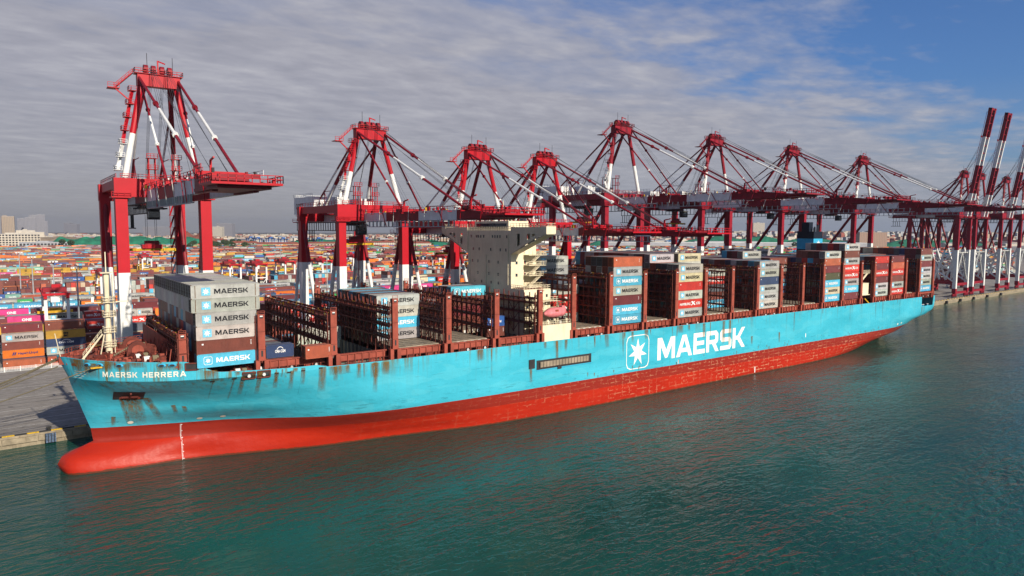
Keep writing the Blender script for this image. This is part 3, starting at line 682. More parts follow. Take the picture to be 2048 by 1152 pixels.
for y in (17.5, 20.5, 24, 28.5, 33, 35.5): wh.tube((111, y, 51.4), (111, y, 52.6+(y % 3)), .14, M_cream, 6)
for y, z0, z1 in ((16.2, 35.5, 50.5), (36.9, 35.5, 47), (27.6, 34.8, 44)): wh.tube((X0-.12, y, z0), (X0-.12, y, z1), .1, M_cream, 6)
wh.tube((114, 26, 57), (114, 26, 60.5), .12, M_cream, 6); wh.box(113.7, 114.3, 24.2, 27.8, 58.2, 58.4, M_wht); wh.tube((114.5, 31, 54.2), (114.5, 31, 55.8), .8, M_wht, 12)
wh.obj('wheelhouse', house)
st = MB()                                                     # balconies and outside stairs
for k, z in enumerate((35.0, 38.3, 41.3, 44.3)):
    st.box(113.6, 120.3, 12.4, Y0+1.9, z-.15, z, M_cream); st.rail([(113.6, 12.4, z), (120.3, 12.4, z), (120.3, 16.8, z)], M_cream, 1.1, 1.2, .05)
    if k < 3: st.beam((114.6, 13.4, z), (118.6, 13.4, z+3.1), .9, .15, M_cream); st.rail([(114.6, 12.95, z), (118.6, 12.95, z+3.1)], M_cream, 1.0, 1.2, .04)
    st.box(114.2, 115.0, 16.5, 16.9, z+.2, z+.9, M_red)
st.rail([(X0, 8.7, 34.6), (118.6, 8.7, 34.6), (118.6, 16, 34.6)], M_cream, 1.1, 1.0, .05)
st.rail([(X0+.1, 8.7, 34.6), (X0+.1, 15, 34.6)], M_cream, 1.1, 1.0, .05)
for z in (25.2, 28.4, 31.4):
    st.box(109.2, 119.8, 5.6, 8.6, z-.15, z, M_cream); st.rail([(109.2, 5.6, z), (119.8, 5.6, z)], M_cream, 1.1, 1.3, .05)
    st.beam((110.6, 6.6, z), (114.6, 6.6, z+3.0), .8, .15, M_cream)
for x in (110, 114, 119): st.tube((x, 6, 20), (x, 6, 31.4), .16, M_cream, 6)
st.obj('outside_stairs', house)
bx = MB(); bx.box(109.1, 119.5, .3, 4.6, 20.6, 25.3, M_cream)
for k in range(9): bx.tube((109.6+k*1.15, 1.6+(k % 2)*1.2, 25.3), (109.6+k*1.15, 1.6+(k % 2)*1.2, 26.0+(k % 3)*.3), .35, (M_wht, M_dark, M_cream)[k % 3], 8)
bx.rail([(109.2, .4, 25.3), (119.4, .4, 25.3)], M_cream, 1.1, 1.2, .04)
bx.obj('side_house', ship)
dv = MB()
for x in (111.8, 118.6): dv.tube((x, 5.2, 25.3), (x, 5.0, 30.6), .18, M_cream, 8); dv.beam((x, 5.2, 30.6), (x, 2.0, 31.2), .25, .3, M_cream)
dv.obj('davit', ship)
# lifeboat
def lifeboat():
    m = MB(); secs = [(0, .15, 1.0, 1.5), (.6, .8, .5, 2.0), (1.6, 1.25, .15, 2.5), (3, 1.4, 0, 2.75), (4.6, 1.42, 0, 2.8), (6, 1.35, .05, 2.75), (7, 1.1, .3, 2.9), (7.7, .6, .7, 2.6), (8, .2, 1.1, 1.9)]
    vs = []; prof = [(0, 0), (.55, .08), (.9, .3), (1.0, .55), (.86, .62), (.72, .85), (.4, 1.0)]
    full = [(a, b) for a, b in prof]+[(-a, b) for a, b in reversed(prof[1:])]
    n = len(full)
    for (x, w, z0, z1) in secs:
        for a, b in full: vs.append((x, a*w, z0+(z1-z0)*b))
    fs = []
    for j in range(len(secs)-1):
        for i in range(n): fs.append((j*n+i, j*n+(i+1) % n, (j+1)*n+(i+1) % n, (j+1)*n+i))
    fs += [tuple(range(n)), tuple(range((len(secs)-1)*n, len(secs)*n))[::-1]]
    m.add(vs, fs, M_boat); return m
lb = lifeboat().obj('lifeboat', None, True, 'faded pink enclosed lifeboat hung beside the cream deckhouse', 'lifeboat'); lb.location = (111.4, 2.6, 27.0)
k = MB(); k.box(6.0, 7.0, -.7, .7, 2.5, 3.2, M_boat); k.obj('cockpit', lb)
k = MB(); k.box(3.2, 4.3, -1.28, -1.16, 1.7, 2.3, M_oxide); k.obj('hatch', lb)
k = MB()
for x in (1.4, 6.4): k.tube((x, 0, 2.5), (x, 0, 4.1), .05, M_dark, 6)
k.obj('hook_fall', lb)

# funnel
fn = MB(); FX0, FX1, FY0, FY1 = 283.2, 290.6, 23.2, 31.3
for z0, z1, m in ((20, 43.4, M_navy), (43.4, 48.2, M_blue), (48.2, 51.4, M_navy)): fn.box(FX0, FX1, FY0, FY1, z0, z1, m)
fun = fn.obj('funnel', ship)
fn = MB(); fn.box(284, 287, 26, 29.6, 51.4, 55.6, M_navy)
for x, y, r, h in ((288, 24.5, .35, 54), (288.6, 26, .3, 53.6), (289.5, 25, .35, 54.4), (286, 24.6, .5, 53.2), (287.6, 29.5, .4, 53.8), (289, 28, .5, 54.6)): fn.tube((x, y, 51.4), (x, y, h), r, M_navy, 10)
fn.obj('exhaust_pipe', fun)
s7 = MB(); pts = star7(287.2, 45.8, 1.75); s7.poly([(a, FY0-.03, b) for a, b in pts], M_white2); s7.obj('star', fun)
cz = MB()                                                     # cream walkways and cabin beside the funnel
cz.box(284.5, 291.5, 1.6, 5.2, 33.6, 33.8, M_cream); cz.rail([(284.5, 1.7, 33.8), (291.5, 1.7, 33.8)], M_cream, 1.1, 1.2, .06)
for x in (286.5, 287.3): cz.beam((x-3.5, 2.2, 29), (x+3.6, 2.2, 33.6), .25, .4, M_cream)
cz.box(285.5, 290.8, 1.6, 5.5, 24.5, 29.4, M_cream); cz.box(284.5, 291.5, 1.2, 6, 24.2, 24.5, M_cream); cz.box(283.6, 291.8, 5.8, 22, 20, 34, M_navy)
cz.beam((287, 1.2, 22.8), (290, .8, 20.6), .5, .5, M_yel)
cz.obj('engine_casing', ship)
# foremast and bow gear
fm = MB(); fm.tube((8, 26, 23), (8, 26, 29), .68, M_cream, 10, .62); fm.tube((8, 26, 29), (8, 26, 36), .55, M_cream, 10, .48); fm.tube((8, 26, 36), (8, 26, 42), .45, M_cream, 8, .6); fm.tube((8, 26, 42), (8, 26, 46.5), .12, M_cream, 6)
fm.box(6.8, 9.2, 24.8, 27.2, 41.9, 42.1, M_cream)
for x in (7.1,): fm.tube((x, 25.2, 28.6), (x-1.0, 25.5, 23), .13, M_cream, 6)
for z in (26, 29.1, 32.5, 35.6): fm.box(7.0, 9.4, 24.9, 27.1, z-.1, z, M_cream); fm.rail([(7.0, 24.9, z), (9.4, 24.9, z), (9.4, 27.1, z), (7.0, 27.1, z)], M_cream, 1.1, .9, .05, True)
for k in range(26): fm.box(9.0, 9.15, 25.2, 26.0, 26+k*.6, 26.08+k*.6, M_cream)
for y in (25.2, 26.0): fm.box(9.0, 9.12, y-.04, y+.04, 24, 41.6, M_cream)
fm.box(3.9, 12.1, 25.9, 26.1, 35.5, 35.7, M_cream); fm.box(5.0, 5.5, 25.7, 26.3, 35.7, 36.8, M_wht)
fm.obj('foremast', ship)
cr = MB(); cr.tube((2.6, 20.5, 23), (2.7, 20.5, 24.6), .3, M_cream, 8); cr.beam((2.7, 20.5, 24.5), (6.2, 18.8, 29.6), .36, .42, M_cream, .26, .3)
cr.rail([(2.7, 20.9, 24.8), (6.0, 19.2, 29.7)], M_cream, .8, 1.2, .04); cr.obj('bow_crane', ship)
def winch(name, x, y, ang=0, s=1.0, rope=True):
    m = MB(); m.box(-1.9, 1.9, -1.0, 1.0, 0, .3, M_deck)
    for xx in (-1.7, -.1, 1.5): m.box(xx-.12, xx+.12, -.75, .75, .3, 1.9, M_oxdark)
    m.tube((-1.6, 0, 1.25), (-.2, 0, 1.25), .62, M_wht if rope else M_oxdark, 12); m.tube((.0, 0, 1.25), (1.4, 0, 1.25), .62, M_rope if rope else M_oxide, 12)
    for xx in (-1.6, -.25, .02, 1.38): m.tube((xx, 0, 1.25), (xx+.08, 0, 1.25), 1.0, M_oxdark, 14)
    m.box(1.7, 2.8, -.5, .6, .2, 1.5, M_oxdark); m.tube((-2.6, 0, 1.25), (-1.8, 0, 1.25), .3, M_oxide, 8)
    o = m.obj(name, ship); o.location = (x, y, 23.02 if x < 22 else 20.02); o.rotation_euler = (0, 0, ang); o.scale = (s, s, s); return o
for x, y, a, s, rp in ((14.2, 13.8, .2, 1.05, True), (12.8, 17.5, .5, 1.1, True), (15.5, 24, 1.2, 1.2, False), (12, 31, .4, 1.2, False), (15, 35, -.2, 1.0, True), (6, 21, 1.0, .9, False), (5, 30, 1.9, .8, True), (9.5, 14.5, .3, .8, False)): winch('mooring_winch', x, y, a, s, rp)
for x in (30.5, 35.5): winch('mooring_winch', x, 6.0 if x > 33 else 6.6, 0, .85, True)
for y in (22.2, 30.5):                                        # windlasses: big chain wheels
    wl_ = MB()
    wl_.tube((13, y, 25), (13, y+.9, 25), 2.0, M_oxdark, 18); wl_.tube((13, y-.25, 25), (13, y+1.15, 25), 1.2, M_oxide, 14); wl_.box(11.6, 14.4, y-.6, y+1.5, 23, 24.2, M_oxdark)
    for k in range(14):
        t = k/13; wl_.tube((12.2-5*t, y+.45, 26.2-2.6*t), (12.2-5*t-.3, y+.45, 26.1-2.6*t), .22, M_rope, 6)
    wl_.obj('anchor_windlass', ship)
ct = MB(); q = random.Random(3)
for k in range(330):
    x = q.uniform(.8, 16.6); hh = hull_h(x, 24)-1.6
    if hh < 1: continue
    y = YC+q.uniform(-hh, hh); s = q.uniform(.2, .8); h = q.uniform(.5, 2.0); m = q.choice((M_oxide, M_oxdark, M_oxide, M_deck, M_oxdark))
    t = q.random()
    if t < .4: ct.box(x-s, x+s, y-s*.7, y+s*.7, 23.01, 23.01+h, m)
    elif t < .65: ct.tube((x, y, 23.01), (x, y, 23.01+h), s*.5, m, 8); ct.tube((x, y, 23+h), (x, y, 23.1+h), s*.75, m, 8)
    elif t < .85: ct.tube((x-s, y, 23.3+h*.5), (x+s, y+q.uniform(-1, 1), 23.3+h*.5), .22, m, 8)
    else: ct.tube((x, y, 23), (x, y, 24.2), .07, M_oxdark, 5); ct.tube((x, y, 24.2), (x+1.2, y+.6, 24.2), .07, M_oxide, 5)
for x, y in ((4.2, 17.5), (4.9, 17), (4.2, 18.6)): ct.tube((x, y, 23), (x, y, 23.7), .3, M_yel, 8)
ct.box(3.5, 6.5, 15.7, 16.2, 23.02, 23.3, M_yel)
ct.obj('deck_fitting', ship, kind='stuff')
rl = MB(); rl.rail([(x, YC+hull_h(x, 24.4)-.1, topz(x)) for x in (0, 2, 5, 9, 13, 17)], M_oxide, 1.0, 1.5, .04); rl.tube((-1.0, 26, 24.5), (-1.8, 26.2, 29.5), .08, M_cream, 6); rl.obj('handrail', ship)
# hull-conforming patches
def on_hull(x, z, off=.03, sgn=-1):
    e = .3; dx = (hull_h(x+e, z)-hull_h(x-e, z))/(2*e); dzz = (hull_h(x, z+e)-hull_h(x, z-e))/(2*e)
    nrm = Vector((-dx, 1, -dzz)).normalized()
    return (x+nrm.x*off, YC+sgn*(hull_h(x, z)+nrm.y*off), z+nrm.z*off)
def hull_patch(mb, x0, x1, z0, z1, m, nx=6, nz=6, off=.04, skew=0.0):
    vs = [on_hull(x0+(x1-x0)*i/nx+skew*(1-j/nz), z0+(z1-z0)*j/nz, off) for j in range(nz+1) for i in range(nx+1)]
    mb.add(vs, [(j*(nx+1)+i, j*(nx+1)+i+1, (j+1)*(nx+1)+i+1, (j+1)*(nx+1)+i) for j in range(nz) for i in range(nx)], m)
def stain_mat():
    m = bpy.data.materials.new('rust_stain'); m.use_nodes = True; t = m.node_tree; b = t.nodes['Principled BSDF']; out = t.nodes['Material Output']
    g = t.nodes.new('ShaderNodeTexCoord').outputs['Object']
    uv = t.nodes.new('ShaderNodeAttribute'); uv.attribute_name = 'st'; sp = t.nodes.new('ShaderNodeSeparateXYZ'); t.links.new(uv.outputs['Vector'], sp.inputs[0])
    u, v = sp.outputs[0], sp.outputs[1]
    n = noise(t, mapping(t, g, (2.2, 2.2, .25)), 1.0, 6, .7)
    t.links.new(mixc(t, n, (.07, .04, .005), (.26, .13, .012)), b.inputs['Base Color']); b.inputs['Roughness'].default_value = .8
    edge = mathn(t, 'MULTIPLY', mathn(t, 'MULTIPLY', u, mathn(t, 'SUBTRACT', 1.0, u)), 4.0)
    a = mathn(t, 'MULTIPLY', mathn(t, 'POWER', edge, .6), mathn(t, 'POWER', v, .55))
    a = mathn(t, 'MULTIPLY', a, ramp(t, n, [(.28, .0), (.62, 1.0)]), clamp=True)
    tr = t.nodes.new('ShaderNodeBsdfTransparent'); mx = t.nodes.new('ShaderNodeMixShader')
    t.links.new(a, mx.inputs[0]); t.links.new(tr.outputs[0], mx.inputs[1]); t.links.new(b.outputs[0], mx.inputs[2]); t.links.new(mx.outputs[0], out.inputs[0])
    return m
M_stain = stain_mat()
def stain(x0, x1, z0, z1, skew=0.0, flare=0.0, n=8):
    vs = []; st_ = []
    for j in range(n+1):
        v = j/n; w = 1+flare*(1-v); xm = (x0+x1)/2
        for i in range(n+1):
            u = i/n; x = xm+(x0+(x1-x0)*u-xm)*w+skew*(1-v); vs.append(on_hull(x, z0+(z1-z0)*v, .05)); st_.append((u, v, 0))
    return vs, st_, [(j*(n+1)+i, j*(n+1)+i+1, (j+1)*(n+1)+i+1, (j+1)*(n+1)+i) for j in range(n) for i in range(n)]
sv, ss, sf = [], [], []
def add_stain(*a, **k):
    v, s_, f_ = stain(*a, **k); o = len(sv); sv.extend(v); ss.extend(s_); sf.extend([tuple(i+o for i in q_) for q_ in f_])
add_stain(9.2, 12.8, 8.6, 15.4, skew=1.5); add_stain(8.6, 9.5, 8.5, 15.4, skew=1.8); add_stain(12.6, 14.2, 9.6, 15.6, skew=3.2)
add_stain(7.4, 8.3, 8.6, 11.0); add_stain(18, 19, 11, 13.4, skew=.8); add_stain(20, 20.9, 11.4, 13, skew=.6)
for x in (3.2, 5.2, 8.4, 15.4, 17.2): add_stain(x-1.2, x+1.7, 20.8 if x < 4 else 22.5, 23.9, skew=.5)
for x, z, w, h in ((30.3, 20.3, .5, 5), (33.6, 20.3, .5, 5), (37, 20.6, .5, 4), (40.2, 20.6, .5, 4.5), (42.6, 21, .5, 4), (46.8, 20.8, .9, 6), (59, 20.5, 1.2, 3.5), (61.6, 20.5, 1.2, 3), (104.6, 14, .5, 4), (188.5, 20.7, .8, 8), (192, 20.7, .8, 9), (178, 20.7, .8, 5), (205, 14, .6, 3), (338.8, 16.2, .6, 4), (341, 16.2, .5, 3), (222, 14, .5, 4)):
    add_stain(x-w, x+w, z-h, z, skew=.1)
for x, w, h in ((1.2, 1.0, 3.2), (2.4, 1.2, 2.5), (6.5, 1.5, 1.6), (11, 1.6, 1.2), (24, 1.4, 2.2), (50, 2.0, 2.2), (88, 1.2, 3), (133, .8, 4), (150, 1.0, 3), (166, 1.4, 2.5)): add_stain(x-w, x+w, topz(x)-h, topz(x)-.1, skew=.3)
for k in range(46):
    q_ = random.Random(k*7); x = 20+310*q_.random()**1.3; w_ = q_.choice((.12, .2, .3, .6)); add_stain(x-w_, x+w_, topz(x)-q_.choice((1.0, 2.0, 3.5, 7.5)), topz(x)-.15, skew=q_.uniform(-.2, .3), n=4)
for k in range(34):
    q_ = random.Random(k+99); x = q_.uniform(120, 305); z = q_.uniform(8.9, 10.6); add_stain(x-.22, x+.22, z-q_.uniform(.6, 1.6), z, n=3)
me = bpy.data.meshes.new('rust_stain'); me.from_pydata(sv, [], sf); me.materials.append(M_stain)
at = me.attributes.new('st', 'FLOAT_VECTOR', 'POINT'); at.data.foreach_set('vector', [c for q_ in ss for c in q_])
link('rust_stain', me, hull, kind='stuff')
mb = MB(); hull_patch(mb, 7.6, 13.0, 15.2, 17.4, M_dark, off=.04); hull_patch(mb, 8.8, 12.4, 15.35, 15.9, M_oxide, off=.07)
mb.obj('anchor_pocket', hull)
mb = MB(); a0 = on_hull(8.8, 15.8, .5); a1 = on_hull(12.4, 16.1, .5); mb.beam(on_hull(9.2, 16.0, .25), on_hull(12.0, 16.2, .25), .35, .35, M_oxdark); mb.beam(on_hull(10.6, 15.7, .25), on_hull(10.6, 17.1, .2), .35, .35, M_oxdark); mb.obj('anchor', hull)
fl = MB()
for x in (3.2, 5.2, 8.4, 15.4, 17.2):                          # bow fairleads
    c = Vector(on_hull(x, 23.6, .02)); n_ = (Vector(on_hull(x, 23.6, 1.0))-Vector(on_hull(x, 23.6, 0))).normalized()
    t_ = Vector((0, 0, 1)).cross(n_).normalized(); pts = []
    ring = [(math.cos(a)*.85, math.sin(a)*.42) for a in [2*math.pi*i/14 for i in range(14)]]
    vo = [c+t_*a+Vector((0, 0, b)) for a, b in ring]+[c+t_*a*.6+Vector((0, 0, b*.55))+n_*.22 for a, b in ring]
    fl.add(vo, [(i, (i+1) % 14, 14+(i+1) % 14, 14+i) for i in range(14)], M_blue); fl.add(vo[14:], [tuple(range(14))], M_dark)
fl.obj('fairlead', hull)
mk = MB()
def frame_opening(x, z, w, h, m2=M_dark):
    hull_patch(mk, x-w, x+w, z-h, z+h, m2, 2, 2, .05)
    for (xa, za, xb, zb) in ((x-w, z-h, x+w, z-h), (x+w, z-h, x+w, z+h), (x+w, z+h, x-w, z+h), (x-w, z+h, x-w, z-h)): mk.beam(on_hull(xa, za, .1), on_hull(xb, zb, .1), .25, .25, M_oxdark)
frame_opening(20.6, 23.1, 1.1, .7); frame_opening(31.4, 20.35, 1.3, .7); frame_opening(34.4, 20.4, 1.3, .7)
mk.tube(on_hull(31.4, 20.35, .1), on_hull(31.4, 20.35, .35), .35, M_wht, 8); mk.tube(on_hull(34.4, 20.4, .1), on_hull(34.4, 20.4, .35), .35, M_wht, 8)
for x, z in ((24.5, 19.6), (37, 20.3), (39.6, 20.3), (42.6, 20.4), (46.4, 20.6), (28.6, 19.9)): hull_patch(mk, x-.45, x+.45, z-.22, z+.12, M_dark, 1, 1, .05)
mk.obj('mooring_opening', hull)
mk = MB()
for x, z in ((24.0, 9.3), (28.5, 9.5), (316.5, 9.6), (320.5, 9.8), (11, 9.3)):
    c = Vector(on_hull(x, z, .06)); e1 = (Vector(on_hull(x+.5, z, .06))-Vector(on_hull(x-.5, z, .06))).normalized(); e2 = (Vector(on_hull(x, z+.4, .06))-Vector(on_hull(x, z-.4, .06))).normalized()
    mk.poly([c+e1*math.cos(a)*.62+e2*math.sin(a)*.45 for a in [2*math.pi*i/16 for i in range(16)]], M_cream_l)
for k in range(26): hull_patch(mk, 20.55, 20.55+(.3 if k % 5 == 0 else .12), .3+k*.3, .42+k*.3, M_white2, 1, 1, .03)
hull_patch(mk, 20.42, 20.48, .1, 8.0, M_white2, 1, 16, .02)
for x, z0, z1 in ((207.5, .5, 2.6), (165.5, 8.5, 9.8), (240, 10.5, 12)): hull_patch(mk, x-.3, x+.15, z0, z1, M_white2, 1, 2, .03)
for k in range(4):                                             # bulb lines at the stem
    hull_patch(mk, .6+k*.15, 3.2-k*.3, 21.9-k*.45, 22.0-k*.45, M_cream_l, 3, 1, .04)
mk.obj('hull_marking', hull)
# name on the bow and big lettering amidships
def subdiv_poly(poly, f, mb, m):
    import bmesh
    bm = bmesh.new(); vs = [bm.verts.new((a, b, 0)) for a, b in poly]; bm.faces.new(vs); bmesh.ops.triangulate(bm, faces=bm.faces[:]); bmesh.ops.subdivide_edges(bm, edges=bm.edges[:], cuts=1)
    bm.verts.index_update(); mb.add([f(v.co.x, v.co.y) for v in bm.verts], [tuple(v.index for v in fc.verts) for fc in bm.faces], m); bm.free()
def tri_poly(poly, f, mb, m):
    from mathutils.geometry import tessellate_polygon
    tr = tessellate_polygon([[Vector((a, b, 0)) for a, b in poly]])
    mb.add([f(a, b) for a, b in poly], [tuple(t) for t in tr], m)
mb = MB()
# letters placed along the developed length of the bow so that they are evenly wide on the curved side
xs_ = np.linspace(5.0, 20.6, 200); arc = [0]
for a_, b_ in zip(xs_, xs_[1:]): arc.append(arc[-1]+math.hypot(b_-a_, hull_h(b_, 21.8)-hull_h(a_, 21.8)))
arc = np.array(arc); a_s = float(np.interp(5.6, xs_, arc)); a_e = float(np.interp(19.6, xs_, arc))
wp, wl__ = word_polys('MAERSK HERRERA', .28); kx = (a_e-a_s)/wl__
nw_ = len(word_polys('MAERSK', .28)[0])
for ip_, p_ in enumerate(wp):
    if ip_ == nw_: mb.obj('ship_name', hull); mb = MB()
    subdiv_poly(p_, lambda a, b: on_hull(float(np.interp(a_s+a*kx, arc, xs_)), 21.15+b*1.12, .07), mb, M_cream_l)
mb.obj('ship_name', hull)
mb = MB(); wp, wl__ = word_polys('MAERSK', .1); YH = YC-26.2-.03
for p_ in wp: tri_poly(p_, lambda a, b: (155.3+a*(45.6/wl__), YH, 10.6+b*7.1+a*.01), mb, M_hlogo)
mb.obj('hull_lettering', hull)
mb = MB()
for p_ in ring_square(0, 0, 1, .045, .34): mb.poly([(146.4+a*5.0, YH, 14.3+b*5.25) for a, b in p_], M_hlogo)
mb.obj('logo_frame', hull)
mb = MB(); mb.poly([(146.4+a*4.1, YH, 14.2+b*4.4) for a, b in star7(0, 0, 1, .4)], M_hlogo); mb.obj('logo_star', hull)
mb = MB()                                                      # accommodation ladder in its recess
mb.box(106.6, 126.9, YH-.05, YH, 13.3, 15.9, M_dark); mb.box(107.6, 125.6, YH-.35, YH-.06, 13.9, 15.4, M_hatch)
for k in range(16): mb.box(107.6+k*1.13, 107.72+k*1.13, YH-.4, YH-.34, 13.9, 15.4, M_dark)
mb.box(103.9, 105.9, YH-.2, YH, 13.9, 16.4, M_dark); mb.box(114, 115.4, YH-.3, YH, 12.8, 13.8, M_dark)
mb.box(106.6, 127, YH-.12, YH, 13.0, 13.15, M_blue)
mb.obj('accommodation_ladder', hull)
mb = MB()                                                      # stern mooring deck
mb.box(338.4, 350.2, 6, 46, 15.6, 22.4, M_oxdark); mb.box(335.5, 351.9, .2, 51.8, 22.2, 22.9, M_oxide)
for x in (340.4, 342.2, 346.5): mb.tube((x, .8, 15.6), (x, .8, 16.9), .35, M_blue, 10); mb.tube((x, .8, 16.9), (x, .8, 17.1), .5, M_white2, 10)
mb.box(341, 345, 4, 5.9, 17.6, 21, M_cream); mb.box(339, 343, 2.5, 4.5, 15.6, 16.8, M_oxdark)
mb.obj('stern_mooring_deck', ship)

# ------------------------------------------------------------------ shipping containers
CH, CW = 2.86, 2.43
KINDS_C = {  # name: (colour words, base colour, weight)
 'mgrey': ('light grey', (.41, .415, .39), 16), 'mblue': ('sky blue', (.07, .42, .62), 9), 'brown': ('red-brown', (.175, .045, .032), 27), 'maroon': ('maroon', (.15, .022, .027), 12),
 'hapag': ('orange', (.72, .17, .01), 8), 'msc': ('mustard yellow', (.48, .28, .03), 7), 'hsud': ('bright red', (.52, .028, .018), 7), 'green': ('green', (.02, .30, .07), 2.2),
 'one': ('magenta', (.66, .05, .25), 2.5), 'navy': ('navy blue', (.025, .05, .13), 5), 'saf': ('royal blue', (.02, .09, .32), 4), 'white': ('white', (.50, .50, .46), 2.5),
 'teal': ('pale green', (.19, .42, .33), 2), 'cream': ('cream', (.60, .52, .36), 3), 'dgrey': ('dark grey', (.10, .12, .14), 3), 'salmon': ('salmon orange', (.42, .10, .045), 4), 'olive': ('dark olive', (.07, .07, .035), .3)}
def cont_mat(name, attr):
    m = bpy.data.materials.new(name); m.use_nodes = True; t = m.node_tree; b = t.nodes['Principled BSDF']
    if attr: a = t.nodes.new('ShaderNodeAttribute'); a.attribute_name = 'Col'; col = a.outputs['Color']
    else: col = t.nodes.new('ShaderNodeObjectInfo').outputs['Color']
    g = t.nodes.new('ShaderNodeNewGeometry').outputs['Position']
    return m, t, b, col, g
def cont_side(attr):
    m, t, b, col, g = cont_mat('container_paint'+('_far' if attr else ''), attr)
    n = noise(t, g, .45, 5, .65); s = noise(t, mapping(t, g, (2.0, 2.0, .25)), 1.0, 5, .7)
    c = mixc(t, 1.0, col, ramp(t, n, [(.3, .72), (.7, 1.08)]), 'MULTIPLY')
    c = mixc(t, mathn(t, 'MULTIPLY', ramp(t, s, [(.60, 0.0), (.74, 1.0)]), .55), c, (.13, .075, .045))
    t.links.new(c, b.inputs['Base Color']); b.inputs['Roughness'].default_value = .5
    if False:
        w = t.nodes.new('ShaderNodeTexWave'); w.inputs['Scale'].default_value = 1.15; w.bands_direction = 'X'; t.links.new(g, w.inputs['Vector'])
        bp = t.nodes.new('ShaderNodeBump'); bp.inputs['Strength'].default_value = .5; bp.inputs['Distance'].default_value = .05
        t.links.new(w.outputs[0], bp.inputs['Height']); t.links.new(bp.outputs[0], b.inputs['Normal'])
    return m
def cont_roof(attr):
    m, t, b, col, g = cont_mat('container_roof'+('_far' if attr else ''), attr)
    n = noise(t, mapping(t, g, (.25, .6, 1)), 1.0, 5, .7); s = noise(t, g, 1.2, 5, .7)
    c = mixc(t, .22, col, (.27, .25, .23)); c = mixc(t, 1.0, c, ramp(t, n, [(.3, .6), (.7, 1.15)]), 'MULTIPLY')
    c = mixc(t, mathn(t, 'MULTIPLY', ramp(t, s, [(.58, 0.0), (.68, 1.0)]), .6), c, (.12, .07, .045))
    t.links.new(c, b.inputs['Base Color']); b.inputs['Roughness'].default_value = .7
    return m
M_cs, M_cr = cont_side(False), cont_roof(False); M_csF, M_crF = cont_side(True), cont_roof(True)
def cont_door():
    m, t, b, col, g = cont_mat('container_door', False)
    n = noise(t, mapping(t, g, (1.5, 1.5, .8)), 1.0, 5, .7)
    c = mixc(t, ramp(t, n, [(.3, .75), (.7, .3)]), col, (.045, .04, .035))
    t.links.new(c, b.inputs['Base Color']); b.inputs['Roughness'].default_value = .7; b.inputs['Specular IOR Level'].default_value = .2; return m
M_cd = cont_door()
M_crust = mat('container_edge_rust', (.20, .13, .085), .7, wear=.5, scale=2)
def cont_body(Lc, ribs):
    m = MB(); fr = .14; d = .05
    m.poly([(0, 0, 0), (0, CW, 0), (Lc, CW, 0), (Lc, 0, 0)], M_cs)
    m.poly([(0, 0, CH-.03), (Lc, 0, CH-.03), (Lc, CW, CH-.03), (0, CW, CH-.03)], M_cr)
    for y0, y1 in ((0, .1), (CW-.1, CW)):
        m.box(0, Lc, y0, y1, 0, .16, M_cs); m.box(0, Lc, y0, y1, CH-.12, CH, M_cs)
    for xa in ([0, Lc-fr] if Lc < 13 else [0, .76, Lc-.9, Lc-fr]):
        for y0, y1 in ((-.0, fr), (CW-fr, CW)):
            m.box(xa, xa+fr, y0, y1, .16, CH-.12, M_crust if Lc > 13 and 0 < xa < Lc-fr*1.5 else M_cs)
    for xa in (0, Lc-.12): m.box(xa, xa+.12, fr, CW-fr, CH-.14, CH-.001, M_cs); m.box(xa, xa+.12, fr, CW-fr, .001, .16, M_cs)
    n = int((Lc-2*fr)/.28)
    for yy, sg in ((d, 1), (CW-d, -1)):
        pts = []
        for k in range(n):
            x = fr+k*(Lc-2*fr)/n; w = (Lc-2*fr)/n
            if ribs: pts += [(x, yy), (x+w*.25, yy+.045*sg), (x+w*.5, yy+.045*sg), (x+w*.75, yy)]
        pts = pts if ribs and sg > 0 else [(fr, yy)]
        pts.append((Lc-fr, yy))
        vs = [(x, y, .16) for x, y in pts]+[(x, y, CH-.12) for x, y in pts]; k = len(pts)
        m.add(vs, [(i, i+1, k+i+1, k+i) if sg > 0 else (i, k+i, k+i+1, i+1) for i in range(k-1)], M_cs)
    m.poly([(Lc-.05, 0, 0), (Lc-.05, CW, 0), (Lc-.05, CW, CH-.04), (Lc-.05, 0, CH-.04)], M_cs)
    m.poly([(.07, 0, 0), (.07, 0, CH-.04), (.07, CW, CH-.04), (.07, CW, 0)], M_cs)
    for a_ in (0, Lc-.2):
        for b_ in (-.012, CW-.17):
            for c_ in (0, CH-.12): m.box(a_-.012, a_+.19, b_, b_+.18, c_-.003, c_+.125, M_crust)
    return m.mesh('shipping_container')
BODY = {L: cont_body(L, True) for L in (12.19, 13.72, 6.06)}
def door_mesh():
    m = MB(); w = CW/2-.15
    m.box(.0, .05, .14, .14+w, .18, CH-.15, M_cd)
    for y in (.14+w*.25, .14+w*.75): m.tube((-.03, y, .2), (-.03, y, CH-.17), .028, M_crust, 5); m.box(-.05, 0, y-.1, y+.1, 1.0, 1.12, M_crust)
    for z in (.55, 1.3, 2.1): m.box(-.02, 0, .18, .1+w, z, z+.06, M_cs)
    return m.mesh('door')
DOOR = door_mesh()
TXT = {}
